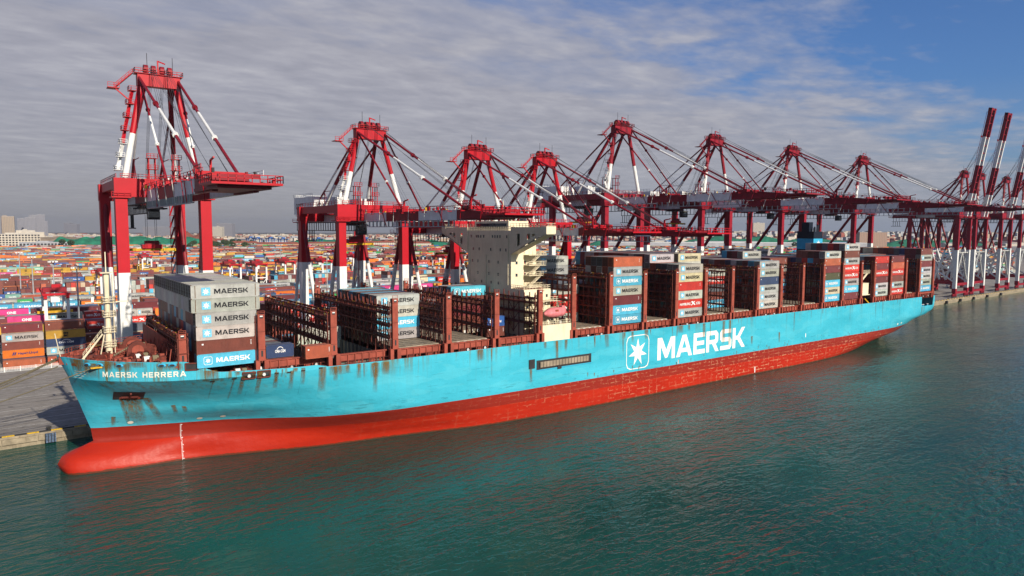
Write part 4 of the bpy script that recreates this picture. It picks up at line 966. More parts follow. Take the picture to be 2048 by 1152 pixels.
def txt_mesh(kind, Lc):
    """flat lettering for the long side, local coordinates of a container"""
    key = (kind, Lc)
    if key in TXT: return TXT[key]
    sc_ = Lc/12.19 if Lc < 12 else 1; ox = .76 if Lc > 13 else 0; parts = []
    y = -.014
    X = lambda v: ox+v*sc_
    if kind in ('mgrey', 'mblue'):
        m = MB(); wp, wl_ = word_polys('MAERSK', .12); M_ = M_black if kind == 'mgrey' else M_white2
        for p_ in wp: tri_poly(p_, lambda a, b: (X(3.75+a*(6.9/wl_)), y, .92+b*1.02), m, M_)
        parts.append(('lettering', m.mesh('lettering')))
        if kind == 'mgrey':
            m = MB(); m.poly([(X(1.25), y, .62), (X(3.0), y, .62), (X(3.0), y, 2.28), (X(1.25), y, 2.28)], M_star); parts.append(('logo_panel', m.mesh('logo_panel')))
            m = MB(); m.poly([(X(2.12+a*.72), y-.012, 1.45+b*.74) for a, b in star7(0, 0, 1, .42)], M_white2); parts.append(('star', m.mesh('star')))
        else:
            m = MB()
            for p_ in ring_square(0, 0, 1, .09, .35): m.poly([(X(2.12+a*.85), y, 1.45+b*.85) for a, b in p_], M_white2)
            parts.append(('logo_frame', m.mesh('logo_frame')))
            m = MB(); m.poly([(X(2.12+a*.62), y, 1.45+b*.62) for a, b in star7(0, 0, 1, .42)], M_white2); parts.append(('star', m.mesh('star')))
    elif kind == 'hapag':
        m = MB(); put_font(m, 'Hapag-Lloyd', .75, X(4.4), 1.15, M_orange_l, 5.8*sc_, y, .03)
        for k in (0, .55): m.poly([(X(2.7+k), y, .95), (X(3.1+k), y, .95), (X(3.5+k), y, 2.0), (X(3.1+k), y, 2.0)], M_orange_l)
        parts.append(('lettering', m.mesh('lettering')))
    elif kind == 'msc':
        m = MB(); cx = Lc/2; put_font(m, 'm', .95, cx-.75, 1.5, M_black, 1.5, y, .05); put_font(m, 'sc', .9, cx-.7, .6, M_black, 1.4, y, .05)
        parts.append(('lettering', m.mesh('lettering')))
    elif kind == 'hsud':
        m = MB(); put_font(m, 'HAMBURG', .78, X(1.0), 1.0, M_white2, 5.2*sc_, y, .02); put_font(m, 'SÜD', .78, X(9.0), 1.0, M_white2, 2.2*sc_, y, .02)
        m.poly([(X(6.4), y, .8), (X(6.9), y, .8), (X(8.6), y, 2.1), (X(8.1), y, 2.1)], M_white2); m.poly([(X(6.5), y-.01, 2.0), (X(7.3), y-.01, 2.2), (X(8.8), y-.01, .9), (X(8.2), y-.01, .85)], M_white2)
        parts.append(('lettering', m.mesh('lettering')))
    elif kind == 'green':
        m = MB(); put_font(m, 'EVERGREEN', .8, X(2.2), 1.1, M_white2, 8.0*sc_, y, .04); parts.append(('lettering', m.mesh('lettering')))
    elif kind == 'one':
        m = MB(); put_font(m, 'ONE', 1.0, X(4.6), .95, M_white2, 3.2*sc_, y, .04); parts.append(('lettering', m.mesh('lettering')))
    elif kind == 'navy':
        m = MB(); put_font(m, 'CMA CGM', .62, X(3.8), 1.1, M_white2, 4.6*sc_, y, .03)
        for k in range(6): 
            a = math.pi*(.15+k*.13); b_ = math.pi*(.15+(k+1)*.13)
            m.poly([(X(6.1+1.6*math.cos(a)), y, 1.5+.95*math.sin(a)), (X(6.1+1.6*math.cos(b_)), y, 1.5+.95*math.sin(b_)), (X(6.1+1.4*math.cos(b_)), y, 1.5+.8*math.sin(b_)), (X(6.1+1.4*math.cos(a)), y, 1.5+.8*math.sin(a))], M_white2)
        parts.append(('lettering', m.mesh('lettering')))
    elif kind == 'saf':
        m = MB(); put_font(m, 'Safmarine', .9, X(3.6), 1.05, M_white2, 6.0*sc_, y, .02, .35); parts.append(('lettering', m.mesh('lettering')))
        m = MB(); m.poly([(X(1.6), y, 1.1), (X(2.9), y, 1.1), (X(2.9), y, 2.0), (X(1.6), y, 2.0)], M_white2); parts.append(('logo_panel', m.mesh('logo_panel')))
    elif kind == 'teal':
        m = MB(); put_font(m, 'CHINA SHIPPING', .6, X(3.0), 1.1, M_white2, 6.4*sc_, y, .03); parts.append(('lettering', m.mesh('lettering')))
    else:
        m = MB()
        for k in range(4): m.box(X(10.9)-.1, X(10.9)+.1, y, y+.004, 1.3+k*.28, 1.42+k*.28, M_white2)
        m.box(X(1.0), X(1.0)+.35, y, y+.004, 1.9, 2.2, M_white2)
        parts.append(('markings', m.mesh('markings')))
    TXT[key] = parts; return parts
WRITE = {'mgrey': 'with dark lettering and a blue star panel', 'mblue': 'with white lettering', 'hapag': 'with dark blue lettering', 'msc': 'with a black round mark', 'hsud': 'with white lettering', 'green': 'with white lettering', 'one': 'with white lettering', 'navy': 'with white lettering', 'saf': 'with white script', 'teal': 'with white lettering'}
# ---- where the containers stand
CONT = []  # dict rows
def cpick(q, names=None, w=None):
    ks = names or list(KINDS_C); ws = w or [KINDS_C[k][2] for k in ks]; return q.choices(ks, ws)[0]
def cadd(x, y, z, L, rot, kind, site, desc, key, h=1.0):
    CONT.append(dict(x=x, y=y, z=z, L=L, rot=rot, kind=kind, site=site, desc=desc, key=key))
ZB = 23.3; PZ = 2.896; RY = 2.5
ordn = lambda n: {1: '1st', 2: '2nd', 3: '3rd'}.get(n, str(n)+'th') if n < 21 or n % 10 not in (1, 2, 3) else str(n)+{1: 'st', 2: 'nd', 3: 'rd'}[n % 10]
q = random.Random(11)
shipk = ['mgrey', 'brown', 'maroon', 'mblue', 'hsud', 'navy', 'dgrey', 'salmon', 'cream']; shipw = [22, 24, 16, 7, 3, 5, 26, 2, 2]
NEAR = {0: ['mblue', 'brown', 'mgrey', 'mgrey', 'mgrey', 'mgrey'],
 7: ['mblue', 'mblue', 'maroon', 'mgrey', 'mblue', 'mgrey', 'salmon'],
 9: ['mgrey', 'hsud', 'mgrey', 'hsudp', 'cream_m', 'mgrey'],
 12: ['mgrey', 'mgrey', 'mgrey', 'navyp', 'mgrey', 'mgrey'],
 15: ['mblue', 'cream_m', 'mblue', 'olive', 'maroon', 'salmon', 'mgrey'],
 16: ['maroon', 'mblue', 'mgrey', 'hsud', 'hsud', 'mgrey', 'brown', 'mgrey'],
 18: ['mgrey', 'mgrey', 'maroon', 'hsud', 'maroon', 'hsudp'],
 19: ['hsud', 'mgrey', 'brown', 'hsud', 'salmon', 'maroon'],
 21: ['mblue', 'mgrey', 'mgrey', 'mgrey', 'maroon', 'mgrey', 'brown']}
# tiers per bay: list of (first row, last row, tiers)
BAYS = {0: [(0, 16, 6)], 3: [(5, 14, 4)], 5: [(10, 12, 4), (13, 16, 2)], 6: None, 7: [(0, 4, 7), (5, 19, 4)], 8: [(5, 19, 5)], 9: [(0, 4, 6), (5, 19, 7)],
 10: [(5, 11, 7), (12, 19, 7)], 11: [(5, 19, 5)], 12: [(0, 4, 6), (5, 19, 6)], 13: [(7, 10, 7), (11, 19, 6)], 14: [(6, 19, 6)], 15: [(0, 4, 7), (5, 12, 6), (13, 19, 7)], 16: [(0, 6, 8), (7, 19, 6)],
 18: [(0, 19, 6)], 19: [(0, 19, 6)], 20: [(6, 19, 6)], 21: [(0, 19, 7)]}
BX = {0: 21.5, 3: 65.7, 5: 95.2, 7: 136.5, 8: 151.0, 9: 165.8, 10: 180.3, 11: 195.0, 12: 209.9, 13: 224.4, 14: 239.0, 15: 253.5, 16: 268.5, 18: 294.3, 19: 309.0, 20: 323.0, 21: 337.4}
names_b = {0: 'bow stack'}
def bayname(i): return 'the bow stack' if i == 0 else '%s ship stack from bow' % ordn(sorted(BX).index(i)+1) if i in BX else 'ship'
for i, spec in BAYS.items():
    if not spec: continue
    nr = 17 if i == 0 else 20; y0 = 5.3 if i == 0 else .85
    ht = {}
    for a, b_, t_ in spec:
        for r_ in range(a, b_+1): ht[r_] = t_
    for r_ in range(nr):
        n = ht.get(r_, 0)
        for tt in range(n):
            # skip boxes hidden on every side
            if 0 < r_ < nr-1 and tt < n-1 and tt < min(ht.get(r_-1, 0), 99) and (i-1) in BAYS and BAYS.get(i-1) and i not in (7, 9, 12, 15, 18, 21, 16, 0): 
                pass
            kind = None; lk = None
            if r_ == min(ht) and i in NEAR and tt < len(NEAR[i]): kind = NEAR[i][tt]
            if i == 5 and r_ == 10: kind = ['brown', 'maroon', 'brown', 'mblue'][tt]
            if i == 3 and r_ == 5: kind = ['mgrey', 'mblue', 'mgrey', 'mgrey'][tt]
            if i in (9, 10) and r_ == 5: kind = 'cream_m' if i == 10 and tt == 6 else 'mgrey'
            if i in (11, 13) and r_ == min(ht) and tt == n-1: kind = 'mgrey'
            if i == 0 and tt >= 4: kind = 'mgrey'
            if kind is None: kind = cpick(q, shipk, shipw)
            base = 22.7 if i == 0 else ZB
            L = 12.19; x = BX[i]
            if i == 0 and tt >= 4: L = 13.72; x -= .76
            cadd(x, y0+r_*RY, base+tt*PZ, L, 0, kind, 'ship', '%s from top, %s row from water, %s' % (ordn(n-tt), ordn(r_+1), bayname(i)), (i, r_, tt))
# bay 6 is the deckhouse; bay between deckhouse and bay 7
for r_ in range(5, 20):
    n = 4 if r_ < 7 else 7 if r_ < 12 else 5
    for tt in range(n):
        kind = 'mgrey' if (r_ in (5,) and tt in (0, 3)) or (r_ == 7 and tt > 4) else ('hsud' if r_ == 5 and tt in (1, 2) else cpick(q, shipk, shipw))
        cadd(121.6, .85+r_*RY, ZB+tt*PZ, 12.19, 0, kind, 'ship', '%s from top, %s row from water, just behind deckhouse' % (ordn(n-tt), ordn(r_+1)), (6, r_, tt))
# the loose ones in and over the open holds
cadd(43.0, 1.6, 22.9, 6.06, 0, 'salmon', 'ship', 'short one alone on the near side over the open hold', (1, 0, 0))
cadd(35.9, 6.3, 23.1, 6.06, 0, 'navy', 'ship', 'short one on a brown one behind the bow stack', (1, 1, 1)); cadd(35.9, 6.3, 20.1, 6.06, 0, 'brown', 'ship', 'short one under a navy one behind the bow stack', (1, 1, 0))
cadd(100.3, 14.3, 24.0, 6.06, 0, 'saf', 'ship', 'short one before the cream deckhouse', (5, 4, 1)); cadd(100.3, 14.3, 21.1, 6.06, 0, 'brown', 'ship', 'short one under a blue one before the deckhouse', (5, 4, 0))
for r_ in range(6, 17):
    for bb, xx in ((1, 35.9), (2, 50.8)):
        for tt in range(3 if r_ < 11 else 5): cadd(xx, 3.2+r_*RY, 8.0+tt*PZ, 12.19, 0, cpick(q, shipk, shipw), 'ship', '%s from top, %s row across in the %s open hold' % (ordn((3 if r_ < 11 else 5)-tt), ordn(r_+1), ordn(bb)), (30+bb, r_, tt))
for tt, kk in enumerate(('white', 'white')): cadd(50.8, 30+tt*0, 22.6+tt*PZ-2.9*1, 12.19, 0, kk, 'ship', 'rising above the open hold, %s from top' % ordn(2-tt), (40, 0, tt))
# ---- yard
q = random.Random(23)
def yard_line(k): return 147+27.5*k
YH_ = {}
NB = 52
for k in range(NB):
    yk = yard_line(k); xmax = (yk+147)*3.1
    x = (-30+((k*37) % 60)*.2) if k else -24.5; bay = 0
    perp = k in (8, 17, 18, 30, 31) 
    depth = lambda xx, yy: .593*(xx+9.7)+.805*(yy+147)
    seg = 0; theme = None; baseh = 4; bt = None
    while x < xmax and depth(x, yk) < 1560:
        if bay % 20 == 0: theme = q.choice([None, None, None, None, 'brown', 'maroon', 'brown', 'mgrey', 'hapag', 'msc', 'white', 'green'] if k > 12 else [None, None, None, 'brown', 'maroon', 'mgrey']); baseh = q.choice((3, 4, 4, 5, 5))
        if bay % 20 == 19 or (k > 2 and q.random() < .03): x += 14; bay += 1; continue
        isp = perp and x < (420 if k < 15 else 1200)
        if k == 0 and x < -14: x += 12.9; bay += 1; continue
        if bay % 3 == 0 or bt is None:
            bt = cpick(q)
            if k < 3 and bt in ('one', 'teal'): bt = 'brown'
        bh = max(1, baseh+q.choice((-2, -1, -1, 0, 0, 0, 1)))
        if isp:
            for c_ in range(5):
                for rr in range(1):
                    h = max(2, min(5, 5-q.choice((0, 0, 0, 1, 2))))
                    for tt in range(h):
                        cadd(x+c_*2.58, yk+rr*12.6, QZ+.02+tt*PZ, 12.19, 1, cpick(q, ['brown', 'maroon', 'hsud', 'mgrey', 'cream', 'mblue', 'salmon', 'white'], [20, 12, 12, 14, 10, 6, 14, 5]), 'yard', '%s from top, %s end-on stack, %s row from railing' % (ordn(h-tt), ordn(bay*5+c_+1), ordn(k+1)), (100+k, bay*5+c_, tt))
            x += 12.95; bay += 1; continue
        prev = 0
        for rr in range(6):
            h = max(1, min(5, bh-1+q.choice((-1, 0, 0, 0, 1))+(rr >= 2)+(rr >= 4)))
            if k == 7 and x < 420: h = min(h, 2)
            if k == 0 and x < 12: h = (1, 1, 4, 5, 5, 5)[rr] if x < 3 else max(h, 3)
            lo = min(prev, h-1) if rr > 0 else 0
            short = q.random() < .2 and not (k == 0 and x < 16); dz = depth(x, yk)
            for tt in range(lo, h):
                if k == 0 and rr < 2 and x < 3: kd = ('salmon', 'navy')[rr]
                elif k == 0 and rr == 2 and x < 16: kd = {1: ('brown', 'hapag', 'brown', 'mgrey', 'mgrey'), 2: ('saf', 'mgrey', 'navy', 'msc', 'brown'), 3: ('brown', 'hapag', 'mblue', 'brown', 'hsud')}.get(bay, ('brown',)*5)[tt]
                elif k == 0 and rr > 2 and x < 16: kd = ('brown', 'hapag', 'maroon')[(rr+bay+tt) % 3]
                elif theme and q.random() < .55: kd = theme
                elif q.random() < .5: kd = bt
                else: kd = cpick(q)
                if short and dz < 700:
                    cadd(x, yk+rr*2.6, QZ+.02+tt*PZ, 6.06, 0, kd, 'yard', '%s from top, left half of %s place, %s line from railing' % (ordn(h-tt), ordn(bay+1), ordn(k*6+rr+1)), (100+k, bay*6+rr, tt))
                    cadd(x+6.13, yk+rr*2.6, QZ+.02+tt*PZ, 6.06, 0, cpick(q), 'yard', '%s from top, right half of %s place, %s line from railing' % (ordn(h-tt), ordn(bay+1), ordn(k*6+rr+1)), (100+k, bay*6+rr, tt))
                else:
                    cadd(x, yk+rr*2.6, QZ+.02+tt*PZ, 12.19, 0, kd, 'yard', '%s from top, %s place from left, %s line behind the railing' % (ordn(h-tt), ordn(bay+1), ordn(k*6+rr+1)), (100+k, bay*6+rr, tt))
            prev = h
        x += 12.9; bay += 1
# ---- which ones show largest: cast rays from the camera through a coarse grid
n_c = len(CONT)
bv = []; bf = []; owner = []
bounds = []
for i, c in enumerate(CONT):
    if c['rot']: x0, x1, y0, y1 = c['x'], c['x']+CW, c['y'], c['y']+c['L']
    else: x0, x1, y0, y1 = c['x'], c['x']+c['L'], c['y'], c['y']+CW
    z0, z1 = c['z'], c['z']+CH; bounds.append((x0, x1, y0, y1, z0, z1))
for i, (x0, x1, y0, y1, z0, z1) in enumerate(bounds):
    if .593*(x0+9.7)+.805*(y0+147) > 800: continue
    o = len(bv); bv += [(x0, y0, z0), (x1, y0, z0), (x1, y0, z1), (x0, y0, z1), (x0, y1, z0), (x0, y1, z1), (x1, y1, z1)]
    bf += [(o, o+1, o+2, o+3), (o, o+3, o+5, o+4), (o+3, o+2, o+6, o+5)]; owner += [i]*3
for (x0, x1, y0, y1, z0, z1) in ((0, 21, 3, 49, 0, 23.5), (21, 352, 0, 52, 0, 20.3), (108.9, 118, 8, 44, 20, 34.6), (108.9, 115, 14.9, 37.9, 34, 52), (283, 290, 23, 31, 20, 51)):
    o = len(bv); bv += [(x0, y0, z0), (x1, y0, z0), (x1, y0, z1), (x0, y0, z1), (x0, y1, z0), (x0, y1, z1), (x1, y1, z1)]
    bf += [(o, o+1, o+2, o+3), (o, o+3, o+5, o+4), (o+3, o+2, o+6, o+5)]; owner += [-1]*3
tree = BVHTree.FromPolygons(bv, bf); hits = {}; vis = set(); cv = Vector(CAM)
for yy in range(440, 760, 2):
    for xx in range(0, 2048, 3):
        d = fw+rt2*((xx-1024)/FPX)-up2*((yy-576)/FPX); h = tree.ray_cast(cv, d.normalized(), 1500)
        if h[2] is not None:
            o = owner[h[2]]
            if o >= 0: hits[o] = hits.get(o, 0)+1
top = sorted(hits, key=lambda k_: -hits[k_])[:298]; topset = set(top)
EXTRA = {'hsudp': ('bright red', 'hsud', False), 'navyp': ('deep blue', 'saf', False), 'cream_m': ('cream', 'cream', 'mgrey')}
def ccol(kind, q_):
    k = {'hsudp': 'hsud', 'navyp': 'navy', 'cream_m': 'cream'}.get(kind, kind); c = KINDS_C[k][1]; f = q_.uniform(.82, 1.12); j = lambda: q_.uniform(.93, 1.07)
    return tuple(min(.85, v*f*j()) for v in c)
for i, c in enumerate(CONT):
    if i not in topset: continue
    q_ = random.Random(i); kind = c['kind']; base = {'hsudp': 'hsud', 'navyp': 'navy', 'cream_m': 'cream'}.get(kind, kind)
    words = KINDS_C[base][0]; tk = {'hsudp': None, 'navyp': None, 'cream_m': 'mgrey'}.get(kind, kind)
    loc = (c['x'], c['y'], c['z']) if not c['rot'] else (c['x']+CW, c['y'], c['z'])
    lab = '%s container, %s' % (words, c['desc'])
    o = link('shipping_container', BODY[c['L']], None, lab, 'shipping container', None, 'containers stacked on the ship' if c['site'] == 'ship' else 'containers stacked in the yard', loc)
    if c['rot']: o.rotation_euler = (0, 0, math.pi/2)
    col = (*ccol(kind, q_), 1); o.color = col
    dist = (Vector(loc)-cv).length
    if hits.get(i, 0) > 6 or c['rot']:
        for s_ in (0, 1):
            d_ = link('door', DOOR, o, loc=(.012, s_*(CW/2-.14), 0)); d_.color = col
    if not c['rot']:
        for nm, me_ in txt_mesh(tk if tk else 'brown', c['L']): link(nm, me_, o)
# ---- all the others in two meshes
def mass(idx, name, label, cat):
    B = np.array([bounds[i] for i in idx]); n = len(B)
    if not n: return None
    order = [(0, 2, 4), (1, 2, 4), (1, 3, 4), (0, 3, 4), (0, 2, 5), (1, 2, 5), (1, 3, 5), (0, 3, 5)]
    V = np.stack([np.stack([B[:, a], B[:, b_], B[:, c_]], 1) for a, b_, c_ in order], 1).reshape(-1, 3)
    F = np.array([(4, 5, 6, 7), (0, 1, 5, 4), (1, 2, 6, 5), (3, 0, 4, 7)])
    FF = (F[None]+8*np.arange(n)[:, None, None]).reshape(-1, 4)
    me = bpy.data.meshes.new(name); me.vertices.add(len(V)); me.vertices.foreach_set('co', V.ravel().astype('f'))
    me.loops.add(FF.size); me.loops.foreach_set('vertex_index', FF.ravel().astype('i')); me.polygons.add(len(FF)); me.polygons.foreach_set('loop_start', np.arange(0, FF.size, 4, dtype='i'))
    me.materials.append(M_csF); me.materials.append(M_crF)
    me.polygons.foreach_set('material_index', np.tile([1, 0, 0, 0], n).astype('i')); me.polygons.foreach_set('use_smooth', np.zeros(len(FF), dtype=bool)); me.update(calc_edges=True)
    ca = me.attributes.new('Col', 'FLOAT_COLOR', 'POINT'); cols = np.array([(*ccol(CONT[i]['kind'], random.Random(i)), 1) for i in idx]); ca.data.foreach_set('color', np.repeat(cols, 8, 0).ravel().astype('f'))
    return link(name, me, None, label, cat, 'stuff')
rest = [i for i in range(n_c) if i not in topset]
def lettered(parent, idx, lim):
    mbx = MB(); cnt = 0
    for i in idx:
        c = CONT[i]; 
        if c['rot'] or hits.get(i, 0) < lim: continue
        kind = {'hsudp': None, 'navyp': None, 'cream_m': 'mgrey'}.get(c['kind'], c['kind'])
        if kind is None or kind not in WRITE: continue
        for nm, me_ in txt_mesh(kind, c['L']):
            mm = [me_.materials[p.material_index] for p in me_.polygons]
            off = len(mbx.v); mbx.v += [(v.co.x+c['x'], v.co.y+c['y']-.01, v.co.z+c['z']) for v in me_.vertices]
            for p, m_ in zip(me_.polygons, mm): mbx.f.append(tuple(off+v for v in p.vertices)); mbx.mi.append(mbx.m(m_))
        cnt += 1
    if mbx.f: link('lettering', mbx.mesh('lettering'), parent, kind='stuff')
for site, nm, lab in (('ship', 'ship_containers', 'remaining containers packed in the middle rows on the ship'), ('yard', 'yard_containers', 'remaining containers stacked across the yard behind the quay')):
    ids = [i for i in rest if CONT[i]['site'] == site]; o = mass(ids, nm, lab, 'containers')
    if o: lettered(o, ids, 1)
print('containers', n_c, 'hit', len(hits), 'smallest', hits[top[-1]] if top else 0)

# ------------------------------------------------------------------ quay cranes
def two_tone(mb, a, b, w, h, zsplit, m_lo, m_hi, box=True, w2=None):
    """a leg or tube painted in two colours, split at a height"""
    a = Vector(a); b = Vector(b)
    if a.z > b.z: a, b = b, a
    if a.z < zsplit < b.z:
        t = (zsplit-a.z)/(b.z-a.z); c = a.lerp(b, t); parts = ((a, c, m_lo), (c, b, m_hi))
    else: parts = ((a, b, m_lo if b.z <= zsplit else m_hi),)
    for p, q_, m in parts:
        if box: mb.beam(p, q_, w, h, m)
        else: mb.tube(p, q_, w/2, m, 10)
def crane(x, label, zb=62.3, zt=65.0, zp0=61.8, zp1=66.8, apex=95.0, zw=44.3, tip=-85.0, half=10.4, legw=2.1, gauge=33.5, raised=False, style='big', red=M_red, group='ship-to-shore cranes along the quay', number=None, trolley_y=10, rear=58, y0=None, boomx=3.0, detail=True):
    y0 = yq(x)+3.3 if y0 is None else y0; z0 = QZ
    c = link('quay_crane', None, None, label, 'crane', None, group, (x, y0, 0))
    H = half; G = gauge
    for sx in (-1, 1):
        for yy in (0, G):
            m = MB(); two_tone(m, (sx*H, yy, 9.5), (sx*H, yy, zp0), legw, legw*1.15, zw, M_wht, red)
            m.beam((sx*H, yy, z0+3.4), (sx*H, yy, 9.5), legw*1.25, legw*1.3, red)
            if number and yy == 0 and sx < 0: put_font(m, number, 1.3, sx*H-.95, zw-3.2, M_dark, 1.9, -legw*.575-.02, .02)
            m.obj('leg', c)
    for yy in (0, G):                                         # sill beams along the rails
        m = MB(); m.beam((-H-1.2, yy, z0+3.6), (H+1.2, yy, z0+3.6), 1.7, 1.6, red); m.obj('sill_beam', c)
        m = MB(); m.beam((-H, yy, 12.5), (H, yy, 12.5), 1.2, 1.8, red); m.obj('sill_beam', c)
    for sx in (-1, 1): m = MB(); m.beam((sx*H, 0, 13.5), (sx*H, G, 13.5), 1.2, 2.0, red); m.obj('sill_beam', c)
    bg_ = MB()
    for k in range(8): sx = -1 if k < 4 else 1; xx = sx*H+(k % 4-1.5)*1.9; bg_.beam((xx, -.0, z0+2.6), (xx, 0, z0+.9), .9, 1.1, red); bg_.tube((xx-.0, -.35, z0+.5), (xx, .35, z0+.5), .48, M_dark, 10); bg_.tube((xx+.9, -.35, z0+.5), (xx+.9, .35, z0+.5), .48, M_dark, 10)
    bg_.box(-H-3.5, -H+3.5, -.4, .4, z0+1.9, z0+2.8, red); bg_.box(H-3.5, H+3.5, -.4, .4, z0+1.9, z0+2.8, red)
    bgm = bg_.mesh('bogie')
    for yy in (0, G): link('bogie', bgm, c, loc=(0, yy, 0))
    m = MB(); tk = zp1-zp0
    for yy in (0, G):
        m.beam((-H-1.5, yy, (zp0+zp1)/2), (H+1.5, yy, (zp0+zp1)/2), legw*1.1, tk, red)
        m.rail([(-H-1.5, yy-1.4, zp0), (H+1.5, yy-1.4, zp0)], red, 1.1, 2.0, .06)
    for sx in (-1, 1): m.beam((sx*H, 0, zp1-1.3), (sx*H, G, zp1-1.3), 1.7, 2.3, red); m.box(sx*H-2.2, sx*H+2.2, -2.2, 2.2, zp0-.3, zp0, red); m.rail([(sx*H-2.2, -2.2, zp0), (sx*H+2.2, -2.2, zp0)], red, 1.1, 1.4, .06)
    m.rail([(-H, -1.3, zp1), (H, -1.3, zp1)], red, 1.1, 2.0, .06); m.rail([(-H-.8, 0, zp1), (-H-.8, G, zp1)], red, 1.1, 2.5, .06)
    m.obj('portal_beam', c)
    for sx in (-1, 1):
        br = MB(); x_ = sx*H
        if style == 'big':
            two_tone(br, (x_, G-1.5, 20), (x_, 1.5, zp0-1), 1.5, 1.5, zw, M_wht, M_dkred, False)
        else:
            two_tone(br, (x_, G/2-2, 14), (x_, 1.0, zp0-1), 1.3, 1.3, zw, M_wht, M_dkred, False); br.obj('brace', c); br = MB(); two_tone(br, (x_, G/2+2, 14), (x_, G-1.0, zp0-1), 1.3, 1.3, zw, M_wht, M_dkred, False)
            br.obj('brace', c); br = MB(); two_tone(br, (x_, G+12, 14), (x_, G+1.0, zp0-1), 1.1, 1.1, zw, M_wht, M_dkred, False); br.beam((x_, G, 13.5), (x_, G+13, 13.5), 1.0, 1.4, red); br.beam((x_, G+12, z0), (x_, G+12, 14), .9, .9, M_wht)
        if style == 'lattice':
            for yy in (0, G):
                br.tube((-H, yy, 14), (0, yy, 36), .55, M_wht, 8); br.tube((H, yy, 14), (0, yy, 36), .55, M_wht, 8); br.tube((-H, yy, 36), (H, yy, 36), .55, M_wht, 8)
            for yy in (0,): br.tube((x_, 0, 14), (x_, G, 36), .55, M_wht, 8); br.tube((x_, 0, 36), (x_, G, 14), .5, M_wht, 8)
        br.obj('brace', c)
    # A-frame
    ax = 4.0; ay = 1.5; zs = zp1+(apex-zp1)*.42
    for sx in (-1, 1):
        m = MB(); two_tone(m, (sx*(H-1.2), 0, zp1), (sx*ax, ay, apex-2.5), 1.45, 1.45, zs, M_wht, red, False); m.obj('mast_leg', c)
        m = MB(); two_tone(m, (sx*(H-3.2), 21, zp1), (sx*(ax-1), ay+2, apex-2.8), 1.25, 1.25, zs-3, M_wht, M_dkred, False); m.obj('mast_leg', c)
    m = MB(); m.beam((-ax-1.0, ay, apex-2), (ax+1.0, ay, apex-2), 2.6, 3.0, red); m.box(-ax-1.6, ax+1.6, ay-1.7, ay+1.7, apex-.5, apex-.35, red)
    m.rail([(-ax-1.6, ay-1.7, apex-.35), (ax+1.6, ay-1.7, apex-.35), (ax+1.6, ay+1.7, apex-.35), (-ax-1.6, ay+1.7, apex-.35)], red, 1.1, 1.3, .06, True)
    m.beam((-ax-2, ay, apex-.5), (-ax-6, ay+1, apex-4.5), .8, .25, red); m.box(-ax-7.6, -ax-5, ay-.5, ay+2.5, apex-4.7, apex-4.5, red); m.rail([(-ax-7.6, ay-.5, apex-4.5), (-ax-5, ay-.5, apex-4.5)], red, 1.1, .9, .05); m.rail([(-ax-2, ay-.6, apex-.5), (-ax-6, ay+.4, apex-4.5)], red, 1.0, 1, .05)
    m.beam((-ax-6, ay, apex-4.7), (-ax-.5, ay, apex-9.5), .3, .3, red)
    m.obj('apex_beam', c)
    m = MB()
    for xx in (-ax+.6, -ax+2.4, ax-3.6, ax-1.8):
        m = MB(); m.tube((xx, ay, apex+.7), (xx+1.0, ay, apex+.7), 1.3, M_dkred, 14); m.tube((xx-.02, ay, apex+.7), (xx+1.02, ay, apex+.7), .5, M_kyel, 8); m.obj('sheave', c)
    m = MB()
    m.beam((0, ay, apex-.3), (0, ay, apex+3.4), .35, .35, red); m.beam((0, ay, apex+3.3), (1.6, ay-.8, apex+2.6), .3, .3, red); m.tube((-2.5, ay, apex), (-2.5, ay, apex+5), .07, M_dark, 5); m.tube((3.5, ay, apex), (3.5, ay, apex+4.6), .07, M_dark, 5)
    m.obj('mast_davit', c)
    # stair platforms up the mast leg
    m = MB(); n = 7
    for k in range(n):
        t = (k+.6)/(n+.4); z = zp1+(apex-2.5-zp1)*t; xx = -(H-1.2)+(H-1.2-ax)*t-1.2; mm = M_wht if z < zs else red
        m.box(xx-1.5, xx+.2, -1.2, 1.4, z-.1, z, mm); m.rail([(xx+.2, -1.2, z), (xx-1.5, -1.2, z), (xx-1.5, 1.4, z)], mm, 1.0, 1.0, .05)
        if k: m.beam((pxx, -.6 if k % 2 else .8, pz), (xx-.6, .8 if k % 2 else -.6, z), .7, .15, mm); m.rail([(pxx-.4, -.6, pz), (xx-.9, -.6, z)], mm, 1.0, 1.2, .05)
        pxx, pz = xx-.6, z
    m.obj('mast_stair', c)
    # girder (landward) and boom, painted in bands
    B = boomx; seg = 19.6
    def band(mb, y1, y2, m_, xs=(-B, B), zz0=zb, zz1=zt, wd=1.0, f=None):
        for xx in xs:
            if f: mb.beam(f(xx, y1), f(xx, y2), wd, zz1-zz0, m_)
            else: mb.box(xx-wd/2, xx+wd/2, min(y1, y2), max(y1, y2), zz0, zz1, m_)
    m = MB(); cols = (M_grey, M_dkred)
    y = 3.0; k = 0
    while y < rear: e = min(rear, y+seg*.8); band(m, y, e, (M_dkred, M_lgrey)[k % 2]); y = e; k += 1
    for yy in np.arange(4, rear, 5.5): m.box(-B, B, yy-.3, yy+.3, zb+.4, zb+1.2, M_dkred)
    m.rail([(-B-1.5, 3, zt-.1), (-B-1.5, rear, zt-.1)], red, 1.1, 2.5, .05); m.box(-B-1.6, -B-.5, 3, rear, zt-.2, zt-.1, red)
    m.box(-B-2, B+2, rear, rear+2.5, zb, zb+.3, red); m.rail([(-B-2, rear+2.5, zb+.3), (B+2, rear+2.5, zb+.3)], red, 1.1, 1.5, .06)
    m.obj('girder', c)
    # catwalk truss hanging below the girder
    m = MB()
